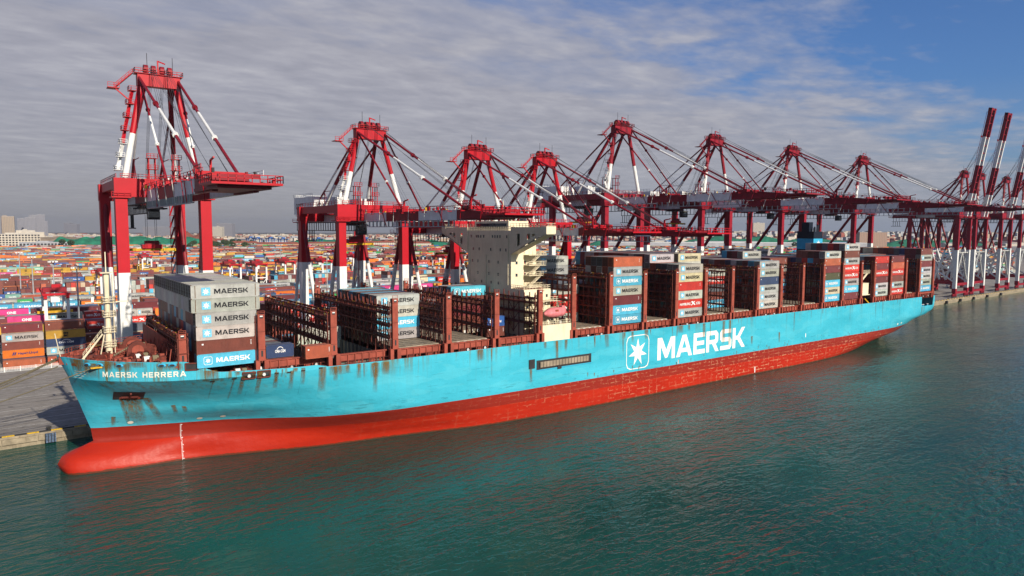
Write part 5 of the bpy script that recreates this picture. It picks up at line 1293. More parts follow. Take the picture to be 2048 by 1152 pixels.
    for xx in (-B-1.2,):
        m.box(xx-.12, xx+.12, -4, rear, zb-3.0, zb-2.75, M_dark); m.box(xx-.12, xx+.12, -4, rear, zb-.3, zb-.1, M_dark)
        for yy in np.arange(-4, rear, 2.2): m.box(xx-.1, xx+.1, yy, yy+.22, zb-3.0, zb, M_dark)
        for yy in (rear-6, rear-18): 
            for q_ in range(4): m.box(xx-.1, xx+.1, yy+q_*1.6, yy+q_*1.6+.25, zb-6.6, zb-3, M_dark)
            m.box(xx-.4, xx+.4, yy-1, yy+6.4, zb-6.8, zb-6.5, M_dark)
    m.obj('service_catwalk', c)
    L = abs(tip)+2
    bm_ = MB()
    if not raised:
        y = 3.0; k = 0
        while y > tip+20:
            e = max(tip+20, y-seg); band(bm_, e, y, (M_lgrey, M_dkred)[k % 2]); y = e; k += 1
        for xx in (-B, B): bm_.prism([(xx-.5, tip+20, zb), (xx-.5, tip+20, zt), (xx-.5, tip+8, zb+1.5), (xx-.5, tip+8, zb)], (1.0, 0, 0), M_dkred)
        bm_.box(-B-2.4, B+2.4, tip, tip+9, zb+.9, zb+1.3, red); bm_.box(-B-1, B+1, tip+2, tip+20, zb+.3, zb+.9, M_dkred)
        for xx in (-B-2.4, B+2.4): bm_.rail([(xx, tip, zb+1.3), (xx, tip+9, zb+1.3)], red, 1.3, 1.3, .07)
        bm_.rail([(-B-2.4, tip, zb+1.3), (B+2.4, tip, zb+1.3)], red, 1.3, 1.3, .07)
        for yy in np.arange(tip+6, 0, 6.5): bm_.box(-B, B, yy-.3, yy+.3, zt-1.0, zt-.2, M_dkred); bm_.box(-B-1.8, -B-.5, yy-.06, yy+.06, zt-.5, zt-.3, red)
        for xx in (-B-1.7, B+1.7): bm_.rail([(xx, tip+9, zt-.2), (xx, 0, zt-.2)], red if xx < 0 else M_wht, 1.1, 3.2, .04)
        # festoon brackets under the near girder
        for yy in np.arange(tip+24, 0, 2.6): bm_.box(-B-.9, -B-.5, yy, yy+.18, zb-1.7, zb+.1, M_grey)
        bm_.box(-B-.95, -B-.6, tip+22, 0, zb-1.75, zb-1.55, M_grey)
        for yy in (-25, -60): bm_.box(-B-.6, B+.6, yy-2, yy+2, zt, zt+.8, red); bm_.rail([(-B-.8, yy-3, zt+.8), (-B-.8, yy+3, zt+.8)], red, 1.2, 1.0, .06); bm_.beam((-2, yy, zt), (-2, yy, zt+3), .4, .4, red); bm_.beam((-2, yy, zt+3), (-2, yy-2.5, zt+3.4), .3, .3, red)
        bq = random.Random(int(x)); ft = MB()
        for k_ in range(70):
            yy = bq.uniform(tip+1, 2); xx = bq.choice((-1, 1))*bq.uniform(B-.3, B+1.9); zz = zb+1.3 if yy < tip+9 else zt; hh = bq.uniform(.4, 1.5)
            mm_ = bq.choice((red, red, M_dkred, M_wht, M_kyel, M_dark) if yy > tip+30 else (red, red, M_dkred, M_dark))
            if bq.random() < .6: ft.box(xx-.2, xx+.2, yy-.35, yy+.35, zz, zz+hh*.7, mm_)
            else: ft.beam((xx, yy, zz-.2), (xx+bq.uniform(-.3, .3), yy+bq.uniform(-1.5, 1.5), zz+hh), .12, .12, mm_)
        for yy in np.arange(tip+10, -2, 9.0): ft.beam((-B-1.8, yy, zt+.9), (-B-.7, yy+2.6, zb-1.7), .12, .12, M_wht if yy > tip+32 else red)
        ft.obj('boom_fitting', c, kind='stuff')
        for yy in (-14, -47): bm_.beam((-B-.7, yy, zt+.6), (-B-.9, yy-3.5, zb-1.6), .18, .18, M_wht if k % 2 else red)
    else:
        ang = R(81); hy, hz = -2.0, zb+.8
        fn_ = lambda xx, s_, o=0: (xx, hy-s_*.885*math.cos(ang)+o*math.sin(ang), hz+s_*.885*math.sin(ang)+o*math.cos(ang))
        for s0, s1, m_ in ((0, 19, M_wht), (19, 42, M_dkred), (42, 65, M_wht), (65, 84, M_dkred)):
            for xx in (-B, B): bm_.beam(fn_(xx, s0), fn_(xx, s1), 1.1, 2.4, m_)
        for s_ in range(4, 84, 6): bm_.beam(fn_(-B, s_), fn_(B, s_), .8, .6, M_dkred)
        bm_.beam(fn_(-B, 84), fn_(-B, 88), 2, 2.4, M_dkred); bm_.beam(fn_(B, 84), fn_(B, 88), 2, 2.4, M_dkred); bm_.beam(fn_(-B-1, 87), fn_(B+1, 87), 1.5, 1.5, M_dkred)
        bm_.rail([fn_(-B-1.2, 3, 1.5), fn_(-B-1.2, 84, 1.5)], M_dkred, .9, 2.5, .07)
        for s_ in (65,): bm_.beam(fn_(-B-2, s_, 1.5), fn_(B+2, s_, 1.5), .4, 1.2, M_dkred)
    bm_.obj('boom', c)
    # stays
    m = MB()
    if not raised:
        for sx in (-1, 1):
            for yy, r_ in ((-26, .28), (-58, .34)):
                a = Vector((sx*(ax+.6), ay-1, apex-1.5)); b_ = Vector((sx*B, yy, zt+.6))
                for t0, t1, mm in ((0, .40, M_dkred), (.40, .68, M_wht), (.68, 1, M_dkred)) if yy < -50 or style == 'one' else ((0, 1, M_dkred),): m.tube(a.lerp(b_, t0), a.lerp(b_, t1), r_, mm, 8)
                for t0 in (.33, .66): p = a.lerp(b_, t0); p2 = a.lerp(b_, t0+.012); m.tube(p, p2, r_*1.9, M_dkred if t0 < .5 else M_wht, 8)
                m.obj('stay', c); m = MB()
    for sx in (-1, 1):                                          # backstays
        a = Vector((sx*ax, ay+1, apex-2.5)); b_ = Vector((sx*B, rear-12, zt+.5))
        if style == 'one': b_ = Vector((sx*B, 30, zt+.5))
        for t0, t1, mm in ((0, .38, M_dkred), (.38, .66, M_wht), (.66, 1, M_dkred)): m.tube(a.lerp(b_, t0), a.lerp(b_, t1), .32, mm, 8)
        p = a.lerp(b_, .68); m.tube(p, (p.x, p.y, zt), .16, M_dkred, 6); m.tube(p, (p.x, p.y-6, zt), .13, M_dkred, 6); m.tube(p, (p.x, p.y-9, p.z), .12, M_dkred, 6)
        m.obj('stay', c); m = MB()
    m = MB()
    ropes = 6
    for k in range(ropes):
        xx = (-1.8+k*.35) if k < 3 else (1.1+(k-3)*.35)
        if not raised: m.tube((xx*1.2, ay-1, apex+1.2), (xx, -60+k % 3*1.5, zt+1), .045, M_cable, 4, caps=False); m.tube((xx*1.2, ay-1, apex+1.2), (xx, -26-k, zt+1), .04, M_cable, 4, caps=False)
        else: m.tube((xx*1.2, ay-1, apex+1.2), fn_(xx, 62-k*2, 1.3), .07, M_cable, 4, caps=False)
        m.tube((xx, ay+2, apex+.8), (xx, 16+k % 3, zt+2), .045, M_cable, 4, caps=False)
    m.obj('hoist_rope', c, kind='stuff')
    # machinery houses
    m = MB(); hz0 = zt+.3
    y1 = min(rear-3, 40)
    if style == 'one':
        m.box(-6, 1.5, 26, 34, hz0, hz0+4.2, M_wht); m.box(2.5, 7.5, 10, 24, hz0, hz0+3.6, M_wht)
    else:
        m.box(-6.2, 6.2, rear-22, rear-3, hz0, hz0+6.2, M_wht); m.box(-5.2, -1, 16, 25, hz0, hz0+5.4, M_wht); m.box(1.5, 6, 12, 30, hz0, hz0+4.8, M_wht)
        m.rail([(-6.2, rear-22, hz0+6.2), (-6.2, rear-3, hz0+6.2), (6.2, rear-3, hz0+6.2)], M_wht, 1.1, 2, .06)
        put_font(m, 'QQCT', 2.0, -4.6, hz0+2.0, M_dark, 7.0, rear-22.03, .02)
        vv, ff = font_polys('QQCT', 2.0, 8.0, .02); m.add([(-6.23, rear-5-a, hz0+2+b_) for a, b_ in vv], ff, M_dark)
    m.obj('machinery_house', c)
    m = MB()
    m.box(-3.2, 3.2, 12.2 if style != 'one' else 14, 15, hz0, hz0+2.4, M_wht); m.box(-3.22, -3.18, 13, 14, hz0+1, hz0+1.9, M_glass)
    for xx in (-1.8, 4.2):                                        # lamp towers
        for dx in (0, 1.6):
            for dy in (0, 1.6): m.beam((xx+dx, 9+dy, zt), (xx+dx, 9+dy, zt+9), .22, .22, red)
        for z in (3, 6, 9): m.box(xx-.5, xx+2.1, 8.5, 11.1, zt+z-.1, zt+z, red); m.rail([(xx-.5, 8.5, zt+z), (xx+2.1, 8.5, zt+z)], red, 1.1, .8, .06)
    m.obj('service_tower', c)
    # trolley, cab, spreader
    if not raised:
        ty = trolley_y; m = MB(); m.box(-B+.7, B-.7, ty-3, ty+3, zb-.8, zb+.5, M_dkred); m.box(-B-.3, B+.3, ty-3.4, ty+3.4, zb-1.2, zb-.8, M_dark); m.obj('trolley', c)
        m = MB(); m.box(-1.4, 1.4, ty-6.2, ty-3.4, zb-4.2, zb-1.3, M_dark); m.box(-1.45, 1.45, ty-6.25, ty-5.2, zb-3.6, zb-2.0, M_glass); m.box(-2, 2, ty-6.6, ty-3, zb-1.3, zb-1.1, M_grey); m.obj('operator_cab', c)
        if style != 'big' or number:
            zs_ = zb-12.5 if style == 'one' else zb-7
            m = MB()
            for xx in (-1.2, 1.2):
                for dy in (-1.6, 1.6): m.tube((xx, ty+dy, zb-1), (xx, ty+dy*.8, zs_+2.2), .05, M_cable, 4)
            m.obj('spreader_rope', c, kind='stuff')
            m = MB(); m.box(-6.1, 6.1, ty-.5, ty+.5, zs_-.6, zs_+.1, M_yel); m.box(-2.6, 2.6, ty-1.2, ty+1.2, zs_+.1, zs_+1.2, M_red); m.box(-1.8, 1.8, ty-1, ty+1, zs_+1.2, zs_+2.3, M_dkred)
            for xx in (-6.1, 5.8): m.box(xx, xx+.3, ty-1.2, ty+1.2, zs_-.7, zs_+.0, M_yel)
            m.obj('spreader', c)
    # ladder tower on a leg
    m = MB()
    for k in range(14):
        z = z0+6+k*3.6
        if z > zp0-3: break
        m.box(H-2.9, H-1.3, G-1, G+1, z, z+.12, red if z > zw else M_wht); m.beam((H-2.9, G-.8, z), (H-1.4, G+.8, z+3.6), .5, .12, red if z > zw else M_wht)
    for xx in (H-2.9, H-1.4): m.beam((xx, G-1, z0+6), (xx, G-1, zp0), .18, .18, M_dkred)
    m.obj('leg_ladder', c)
    return c
crane(24.9, 'large bright red crane beside the bow, tallest at left, boom over the bow stack', zb=58.3, zt=61.6, zp0=59.6, zp1=64.3, apex=91.6, zw=40.3, tip=-77.5, half=10.0, legw=2.7, style='one', trolley_y=21, rear=36, boomx=3.6)
crane(85.0, 'bright red crane second from the left with two white machinery houses behind', zb=54.0, zt=56.6, zp0=54.3, zp1=59.2, apex=83.2, zw=40.2, tip=-79, half=10.7, legw=2.3, style='small', trolley_y=14)
crane(126.5, 'red crane third from the left, its legs half hidden by the cream deckhouse', zb=50.0, zt=52.2, zp0=50.2, zp1=54.6, apex=79.6, zw=38, tip=-79, half=10.5, legw=2.1, style='small', red=M_red, trolley_y=20)
crane(157.6, 'red crane fourth from the left, right behind the bridge wing', zb=49.7, zt=51.8, zp0=50.2, zp1=54.6, apex=79.3, zw=38, tip=-79, half=10.5, legw=2.1, style='small', trolley_y=20)
crane(199.5, 'tall dark red crane fifth from the left with B5 painted on its leg', number='B5', red=M_mred, trolley_y=26)
crane(263.0, 'tall dark red crane sixth from the left, in the middle of the tall row', number='B4', red=M_mred, trolley_y=24)
crane(330.6, 'tall dark red crane seventh from the left, behind the ship funnel', red=M_mred, trolley_y=18)
crane(409.0, 'tall dark red crane eighth from the left, last with a lowered boom', red=M_mred, trolley_y=20)
crane(567, 'far right crane with its striped boom raised, first of the raised ones', raised=True, red=M_mred, style='lattice', legw=2.1, rear=50, zw=38)
crane(600, 'far right crane with its striped boom raised, second of the raised ones', raised=True, red=M_mred, style='lattice', legw=2.1, rear=50, zw=38)
crane(656, 'far right crane with raised boom cut by the right edge of the picture', raised=True, red=M_mred, style='lattice', legw=2.1, rear=50, zw=38)
crane(703, 'farthest crane on the quay, only its legs in the picture at right edge', raised=True, red=M_mred, style='lattice', legw=2.1, rear=50, zw=38)

# ------------------------------------------------------------------ yard gantry cranes, lamp masts
def rtg(x, y, label, span=23, h=22, tro=.5):
    c = link('yard_gantry_crane', None, None, label, 'gantry crane', None, 'yard gantry cranes over the stacks', (x, y, QZ))
    for sy in (0, span):
        for sx in (-3.6, 3.6):
            m = MB(); m.beam((sx, sy, 1.6), (sx, sy, h), 1.1, 1.0, M_wht); m.obj('leg', c)
    m = MB()
    for sy in (0, span): m.beam((-5, sy, 1.8), (5, sy, 1.8), 1.0, 1.2, M_wht); m.beam((-3.6, sy, h*.62), (3.6, sy, h*.62), .7, .7, M_wht); m.beam((-3.6, sy, 3), (3.6, sy, h*.6), .4, .4, M_wht)
    m.obj('side_frame', c)
    m = MB()
    for sx in (-3.6, 3.6): m.beam((sx, -1.5, h+.7), (sx, span+1.5, h+.7), 1.1, 1.6, M_red)
    m.beam((-4.5, -1.5, h+1.6), (4.5, -1.5, h+1.6), .8, .8, M_red); m.beam((-4.5, span+1.5, h+1.6), (4.5, span+1.5, h+1.6), .8, .8, M_red); m.rail([(-4.6, -1, h+1.6), (-4.6, span+1, h+1.6)], M_red, 1.1, 2, .07); m.obj('top_girder', c)
    m = MB(); ty = span*tro; m.box(-4, 4, ty-2.5, ty+2.5, h+1.6, h+3.4, M_dkred); m.box(-1, 2, ty-1.5, ty+1.5, h+3.4, h+4.6, M_red); m.box(-1.5, 1.5, ty-2, ty+1, h-2.4, h-.2, M_wht); m.obj('trolley', c)
    m = MB(); m.box(-6, 6, ty+1.2, ty+2.4, h-7, h-6, M_yel); m.box(-2, 2, ty+1, ty+2.6, h-6, h-5, M_yel)
    for sx in (-1.5, 1.5): m.tube((sx, ty+1.8, h-5), (sx, ty+1.8, h+1.5), .06, M_cable, 4)
    m.obj('spreader', c)
    m = MB()
    for sy in (0, span):
        for sx in (-4.4, -2.6, 2.6, 4.4): m.tube((sx, sy-.4, .8), (sx, sy+.4, .8), .8, M_rub, 10)
    m.obj('wheel', c)
rq = random.Random(5)
RT = [(38, 310, 'white gantry crane between the first crane legs'), (6, 175, 'white and red gantry crane at the far left edge'), (122, 365, 'gantry crane right of the first crane, left one of a pair'), (140, 372, 'gantry crane right of the first crane, right one of a pair'),
      (170, 392, 'gantry crane with white legs seen left of the second crane'), (200, 405, 'gantry crane seen between the second crane legs'), (262, 470, 'small white gantry crane between second and third cranes'), (330, 430, 'gantry crane left of the deckhouse near a light mast'),
      (430, 420, 'gantry crane seen behind the containers right of the deckhouse'), (520, 400, 'gantry crane among stacks under the fifth crane'), (640, 380, 'gantry crane among stacks under the sixth crane'), (95, 560, 'distant gantry crane far behind the bow stack'), (300, 620, 'distant gantry crane far behind the second crane')]
for i, (x, y, l_) in enumerate(RT):
    kk = round((y-147)/27.5); rtg(x, yard_line(kk)-4.5, l_, tro=rq.choice((.3, .5, .7)))
lq = random.Random(9); lamps = 0
def lamp(x, y, h, label, grp):
    c = link('light_mast', None, None, label, 'light mast', None, grp, (x, y, QZ))
    m = MB(); m.tube((0, 0, 0), (0, 0, h), .42, M_grey, 8, .2); m.obj('pole', c)
    m = MB(); m.tube((0, 0, h), (0, 0, h+.3), 1.7, M_grey, 12)
    for k in range(8): a = k*math.pi/4; m.box(1.6*math.cos(a)-.3, 1.6*math.cos(a)+.3, 1.6*math.sin(a)-.3, 1.6*math.sin(a)+.3, h-.5, h+.1, M_wht)
    m.obj('lamp_ring', c)
for x, y, h, l_ in ((12.5, 163, 34, 'tall slim light mast standing left of the bow, nearest one'), (8, 225, 34, 'slim light mast in the left yard, second one back'), (2, 290, 34, 'slim light mast near the left picture edge'), (-2, 375, 34, 'slim light mast farthest left by the edge'), (62, 420, 34, 'light mast seen behind the crane at the bow'),
                    (150, 262, 34, 'light mast rising right of the bow stack'), (205, 520, 34, 'light mast far back left of the second crane'), (270, 300, 34, 'light mast in front of the stacks left of the deckhouse'), (420, 330, 34, 'light mast seen right of the deckhouse'), (760, 420, 34, 'light mast between the seventh and eighth cranes'), (900, 520, 34, 'light mast far back behind the stern stacks')):
    lamp(x, y, h, l_, 'light masts in the container yard')

# ------------------------------------------------------------------ far background
def bmat(name, wall, win, sx, sz):
    m = bpy.data.materials.new(name); m.use_nodes = True; t = m.node_tree; b = t.nodes['Principled BSDF']
    g = t.nodes.new('ShaderNodeTexCoord').outputs['Object']; sp = t.nodes.new('ShaderNodeSeparateXYZ'); t.links.new(g, sp.inputs[0])
    xy = mathn(t, 'ADD', sp.outputs[0], sp.outputs[1])
    a = mathn(t, 'GREATER_THAN', mathn(t, 'FRACT', mathn(t, 'DIVIDE', xy, sx)), .5); c = mathn(t, 'GREATER_THAN', mathn(t, 'FRACT', mathn(t, 'DIVIDE', sp.outputs[2], sz)), .45)
    t.links.new(mixc(t, mathn(t, 'MULTIPLY', a, c), wall, win), b.inputs['Base Color']); b.inputs['Roughness'].default_value = .8
    return m
M_t1 = bmat('tower_tan', (.34, .27, .20), (.16, .15, .15), 5, 3.2); M_t2 = bmat('tower_grey', (.22, .22, .25), (.12, .13, .16), 5, 3.2); M_t3 = bmat('block_cream', (.50, .46, .38), (.18, .17, .17), 5, 3.4); M_t4 = bmat('block_brick', (.34, .22, .16), (.15, .13, .12), 5, 3.3)
def ground_at(px, dist):   # point on the ground under a picture column at a depth
    d = fw+rt2*((px-1024)/FPX); d.z = 0; s_ = dist/(fw.x*d.x+fw.y*d.y)*(fw.x**2+fw.y**2)**.5
    return CAM[0]+d.x*s_, CAM[1]+d.y*s_
def building(px, dist, w, dpt, h, m, label, roof=None, group=None, rot=-.63, rows=0, name='tower_block'):
    dist *= 1.4; w *= 1.4; h *= 1.35
    x, y = ground_at(px, dist); c = link(name, None, None, label, 'building', None, group, (x, y, QZ)); c.rotation_euler = (0, 0, rot)
    mm = MB(); mm.box(-w/2, w/2, 0, dpt, 0, h, m); mm.obj('wall', c)
    mm = MB()
    if roof == 'red': mm.add([(-w/2-1, -1, h), (w/2+1, -1, h), (w/2+1, dpt+1, h), (-w/2-1, dpt+1, h), (-w/2+4, dpt/2, h+4), (w/2-4, dpt/2, h+4)], [(0, 1, 5, 4), (1, 2, 5), (2, 3, 4, 5), (3, 0, 4)], M_roofr)
    else: mm.box(-w/2-.4, w/2+.4, -.4, dpt+.4, h, h+1.0, roof or M_roofg); mm.box(-w*.15, w*.1, dpt*.3, dpt*.6, h+1, h+4, m)
    mm.obj('roof', c)
    if rows:
        nx_ = max(3, int(w/7)); wm_ = MB(); wm_.box(-w/nx_*.33, w/nx_*.33, -.25, .0, -h/rows*.3, h/rows*.3, M_dark); me_ = wm_.mesh('window')
        for r_ in range(rows):
            for k in range(nx_): link('window', me_, c, loc=(-w/2+(k+.5)*w/nx_, -.02, h*(r_+.5)/rows))
    return c
building(18, 1950, 42, 30, 70, M_t1, 'big tan tower block at the left horizon', rot=-.05)
building(-4, 1900, 30, 30, 70, M_t2, 'tower block cut by the left picture edge', rot=-.05)
for px, dist, w, h, l_ in ((82, 2500, 28, 88, 'hazy tower behind the big tan block'), (95, 2500, 22, 66, 'short hazy tower beside the big tan block'), (68, 2300, 30, 78, 'grey tower just right of the tan block'), (74, 2600, 26, 92, 'tall hazy tower right of the tan block'), (88, 2400, 26, 90, 'rightmost twin of the hazy towers at left'), (62, 2450, 24, 70, 'narrow hazy tower half behind the tan block'), (52, 2500, 30, 76, 'hazy tower above the roof of the tan block')):
    building(px, dist, w, 24, h*.93, M_t2, l_, rot=-.05)
for px, dist, w, h, m_, l_ in ((32, 1330, 86, 24, M_wht, 'long white open frame building left behind the yard'),): building(px, dist, w, 20, h, M_bld, l_, rot=-.04, rows=5, name='open_frame_building')
building(57, 1800, 40, 30, 30, M_bld, 'low cream building under the far left towers', rot=-.05, name='office_building'); building(72, 1700, 46, 30, 26, M_bld, 'second low cream building under the far left towers', rot=-.05, name='office_building')
building(92, 1270, 74, 16, 9, M_bldg, 'long low pale shed before the green mound', rot=-.04, rows=1, name='shed')
building(491, 1150, 44, 16, 12, M_bld, 'white office building with a red roof, leftmost of three', 'red', rot=-.3, rows=3, name='office_building')
building(558, 1130, 66, 18, 11, M_bld, 'long white office building with a red roof, middle of three', 'red', rot=-.3, rows=2, name='office_building')
building(655, 1180, 62, 18, 11, M_bld, 'white office building with a red roof, rightmost of three', 'red', rot=-.3, rows=2, name='office_building')
building(745, 1180, 80, 18, 13, M_t3, 'cream office building seen behind the second crane', 'red', rot=-.3, name='office_building'); building(830, 1230, 60, 18, 11, M_t3, 'cream office building left of the deckhouse', 'red', rot=-.3, name='office_building')
building(1742, 1500, 60, 30, 34, M_t4, 'brown brick block between the far right crane legs', name='office_building')
building(1514, 3000, 50, 40, 72, M_t3, 'tall cream block on the right horizon hill'); building(1481, 2900, 70, 40, 34, M_t3, 'low cream block left of the tall hill block')
building(452, 2600, 60, 40, 56, M_t2, 'grey block on the horizon right of the first crane'); building(438, 2500, 34, 30, 44, M_t3, 'pale block left of the grey horizon block'); building(325, 2600, 130, 40, 42, M_t2, 'wide grey block behind the first crane legs'); building(150, 4200, 60, 40, 62, M_t2, 'faint tower far off left of the first crane'); building(140, 4300, 40, 40, 70, M_t2, 'fainter tower far off left of the first crane')
# sheds and low houses, one by one
hq = random.Random(31)
for k in range(150):
    px = hq.uniform(60, 2040); dist = hq.choice((hq.uniform(1950, 2600), hq.uniform(2300, 3400)))
    x, y = ground_at(px, dist)
    w = hq.uniform(20, 90); dd = hq.uniform(15, 40); h = hq.uniform(5, 13); c = link('low_building', None, None, 'low pale building', 'building', None, 'low buildings behind the yard', (x, y, QZ)); c.rotation_euler = (0, 0, hq.uniform(-.8, .2))
    m = MB(); m.box(-w/2, w/2, 0, dd, 0, h, hq.choice((M_t3, M_bld, M_bldg, M_t4, M_wht))); m.obj('wall', c)
    m = MB(); r_ = hq.choice((M_roofg, M_roofr, M_roofb, M_roofg, M_bldg)); c['label'] = 'low %s building with a %s roof, %s, %s' % ('long' if w > 55 else 'small', {'roof_red': 'red', 'roof_blue': 'blue'}.get(r_.name, 'grey'), 'before the far town' if dist > 2600 else 'behind the container yard', 'behind the first crane' if px < 480 else 'behind the second crane' if px < 860 else 'behind the deckhouse' if px < 1150 else 'behind the tall cranes' if px < 1800 else 'behind the raised cranes'); m.prism([(-w/2-.5, -1, h), (-w/2-.5, dd+1, h), (-w/2-.5, dd/2, h+hq.uniform(1, 4))], (w+1, 0, 0), r_); m.obj('roof', c)
# far town as a mass
m = MB(); tq = random.Random(77)
for k in range(2600):
    px = tq.uniform(-20, 2070); dist = tq.uniform(2700, 5200); x, y = ground_at(px, dist); hill = 0
    if px > 1380: hill = 26*math.sin(min(1, (px-1380)/200)*math.pi/2)*max(0, min(1, (dist-2600)/900))
    w = tq.uniform(10, 46); h = tq.uniform(5, 15)*(1.6 if px > 1380 else 1); m.box(x-w/2, x+w/2, y-8, y+8, QZ, QZ+hill+h, tq.choice((M_t3, M_t3, M_bld, M_bldg, M_bldb, M_t4, M_roofr)))
m.obj('distant_town', None, label='hazy distant town spread along the horizon', cat='town', kind='stuff')
# blue cranes of the next terminal
for k, (px, dist) in enumerate(((520, 1900), (545, 1950), (570, 1850), (610, 2000), (640, 1900), (690, 1850), (735, 1950), (505, 2050))):
    x, y = ground_at(px, dist); m = MB(); s_ = 1.0
    for sx in (-8, 8):
        for sy in (0, 20): m.beam((sx, sy, 0), (sx, sy, 22), 1.8, 1.8, M_bluesteel)
        m.beam((sx, -10, 22), (sx, 30, 22), 2, 2.4, M_bluesteel)
    c = link('terminal_crane', None, None, 'small blue crane far behind the yard in the next terminal', 'crane', None, 'blue cranes of the next terminal', (x, y, QZ)); m.obj('frame', c)
    m = MB(); m.box(-4, 4, 0, 8, 23, 27, M_bluesteel); m.obj('machinery_house', c)
# mounds under green netting, ore heap
def gmound(name, px, dist, w, d_, h, m_, rot=-.6, seed=1):
    dist *= 1.25; w *= 1.35; h *= 1.55
    x, y = ground_at(px, dist); q_ = random.Random(seed); mm = MB(); nx_, ny_ = 28, 8; vs = []
    for j in range(ny_+1):
        for i in range(nx_+1):
            u, v = i/nx_, j/ny_; e = min(1, min(u, 1-u)*5)*min(1, min(v, 1-v)*3.2); vs.append((-w/2+w*u, d_*v, h*e*(.8+.2*math.sin(u*17+seed)*math.cos(v*5+seed))+q_.uniform(-.4, .4)*e))
    mm.add(vs, [(j*(nx_+1)+i, j*(nx_+1)+i+1, (j+1)*(nx_+1)+i+1, (j+1)*(nx_+1)+i) for j in range(ny_) for i in range(nx_)], m_)
    o = mm.obj(name, None, kind='structure'); o.location = (x, y, QZ); o.rotation_euler = (0, 0, rot)
M_net = mat('green_netting', (.02, .17, .10), .9, wear=.45, scale=.06); M_ore = mat('red_ore', (.20, .07, .045), .9, wear=.3, scale=.05); M_sand = mat('bare_soil', (.24, .19, .14), .9, wear=.3, scale=.05)
for a in ((165, 1500, 120, 60, 17, M_net, -.05, 1), (250, 1560, 150, 60, 20, M_net, -.1, 2), (355, 1560, 150, 60, 17, M_net, -.2, 3), (400, 1700, 90, 50, 27, M_ore, -.2, 4), (640, 1560, 140, 60, 14, M_net, -.4, 5), (735, 1480, 120, 60, 14, M_net, -.4, 6), (850, 1500, 140, 60, 14, M_net, -.5, 7),
          (120, 1750, 130, 60, 16, M_sand, -.05, 8), (1430, 1700, 200, 70, 15, M_net, -.7, 9), (1500, 1900, 300, 70, 20, M_net, -.7, 10), (1640, 1800, 200, 70, 15, M_net, -.7, 11), (1870, 1750, 260, 70, 16, M_net, -.8, 12), (1250, 1650, 200, 70, 12, M_net, -.6, 13)):
    gmound('mound', *a[:5], a[5], a[6], a[7])
# big white-roofed hall at right, glasshouse-like roof at left
building(1470, 1350, 520, 60, 12, M_bldg, 'very long pale warehouse between the tall crane legs', M_wht, name='warehouse', rot=-.63)
building(255, 900, 90, 30, 9, M_bldg, 'white roofed hall behind the crane at the bow', M_wht, name='warehouse', rot=-.1)
# trees before the horizon
tm = MB(); tq = random.Random(4)
def treemesh(seed):
    q_ = random.Random(seed); t_ = MB(); t_.tube((0, 0, 0), (0, 0, 4.5), .35, M_trunk, 6, .18)
    for k in range(3): a = k*2.1; t_.tube((0, 0, 3), (1.6*math.cos(a), 1.6*math.sin(a), 5.5), .16, M_trunk, 5, .08)
    cr_ = MB()
    for k in range(260):
        u = q_.uniform(-1, 1); a = q_.uniform(0, 6.28); r_ = (1-u*u)**.5*q_.uniform(.6, 1.05); p = Vector((2.9*r_*math.cos(a), 2.9*r_*math.sin(a), 6.4+2.8*u*q_.uniform(.7, 1))); s_ = q_.uniform(.35, .75)
        e1 = Vector((q_.uniform(-1, 1), q_.uniform(-1, 1), q_.uniform(-1, 1))).normalized(); e2 = e1.orthogonal().normalized()
        cr_.poly([p-e1*s_, p+e2*s_, p+e1*s_, p-e2*s_], M_foliage)
    return t_.mesh('trunk'), cr_.mesh('crown')
TM = [treemesh(k) for k in range(3)]
for k in range(110):
    px = tq.choice((tq.uniform(380, 520), tq.uniform(380, 520), tq.uniform(60, 2000))); dist = tq.uniform(1560, 2300) if px > 520 or px < 380 else tq.uniform(1350, 2100); x, y = ground_at(px, dist)
    c = link('tree', None, None, 'dark green tree in the wooded strip behind the yard', 'tree', None, 'trees behind the yard', (x, y, QZ)); s_ = tq.uniform(1.2, 2.3); c.scale = (s_*1.2, s_*1.2, s_)
    a, b_ = TM[k % 3]; link('trunk', a, c); link('crown', b_, c)
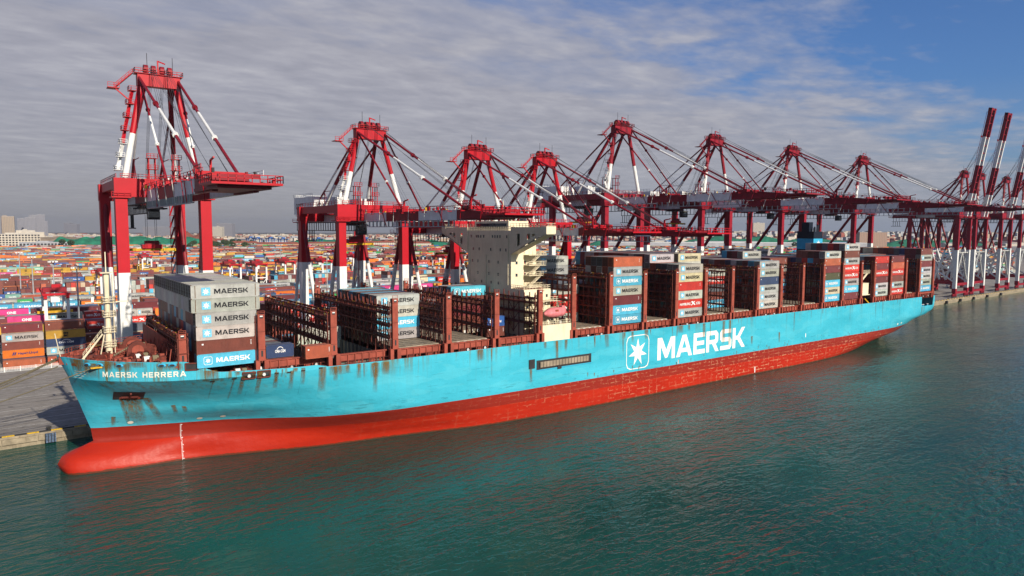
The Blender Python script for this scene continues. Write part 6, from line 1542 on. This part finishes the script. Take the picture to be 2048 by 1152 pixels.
# low wooded ridge on the right horizon
mm = MB(); vs = []; 
for i in range(61):
    px = 1300+i*14; hgt = 30*math.sin(min(1, i/18)*math.pi/2)+4*math.sin(i*.7)
    for dist, hh in ((2750, 0), (3500, .8), (4400, 1.0), (5600, 1.0)): x, y = ground_at(px, dist); vs.append((x, y, QZ+hgt*hh*.75))
mm.add(vs, [(i*4+j, (i+1)*4+j, (i+1)*4+j+1, i*4+j+1) for i in range(60) for j in range(3)], M_land); mm.obj('hills', kind='structure', smooth=True)

# ------------------------------------------------------------------ mooring ropes, quay side things
def rope(a, b, sag, label):
    a = Vector(a); b = Vector(b); m = MB(); n = 14; pts = [a.lerp(b, t/n)-Vector((0, 0, sag*4*(t/n)*(1-t/n))) for t in range(n+1)]
    for p, q_ in zip(pts, pts[1:]): m.tube(p, q_, .12, M_rope, 5, caps=False)
    m.obj('mooring_rope', None, label=label, cat='rope', group='mooring ropes from the bow')
rope(on_hull(5.2, 23.6, .2), (-48, 53.5, 3.4), 1.5, 'mooring rope from the near bow fairlead crossing the hull corner')
rope((-1.6, 25.2, 22.6), (-50, 54.5, 3.4), 1.0, 'mooring rope from the stem, lowest of those beyond it')
rope((-1.2, 28, 23.6), (-52, 62, 3.3), 1.5, 'mooring rope from the stem, second from the bottom')
rope((-.5, 31, 23.9), (-46, 66, 3.3), 2.0, 'mooring rope from the far bow, upper one of the pair')
rope((.5, 33, 23.9), (-44, 70, 3.3), 2.5, 'mooring rope from the far bow, topmost of all')
# trailer with hatch-red container at the railing
for i, (x, y, kd, L, l_) in enumerate(((-1, 145.0, 'hsud', 12.19, 'salmon red container on the ground right behind the white railing beside the bow'), (-16.5, 147.5, 'salmon', 12.19, 'orange container on the ground at the left edge behind the railing'))):
    pass

# ------------------------------------------------------------------ haze
hm_ = bpy.data.materials.new('haze'); hm_.use_nodes = True; t = hm_.node_tree; t.nodes.clear()
pv = t.nodes.new('ShaderNodeVolumePrincipled'); pv.inputs['Color'].default_value = (.72, .78, .9, 1); pv.inputs['Density'].default_value = .00006; pv.inputs['Anisotropy'].default_value = .55
ho = t.nodes.new('ShaderNodeOutputMaterial'); t.links.new(pv.outputs[0], ho.inputs['Volume'])
m = MB(); m.box(-3100, 9100, -4100, 9100, -4, 165, hm_); m.obj('haze', kind='stuff')
hm_.cycles.homogeneous_volume = True if hasattr(hm_.cycles, 'homogeneous_volume') else None
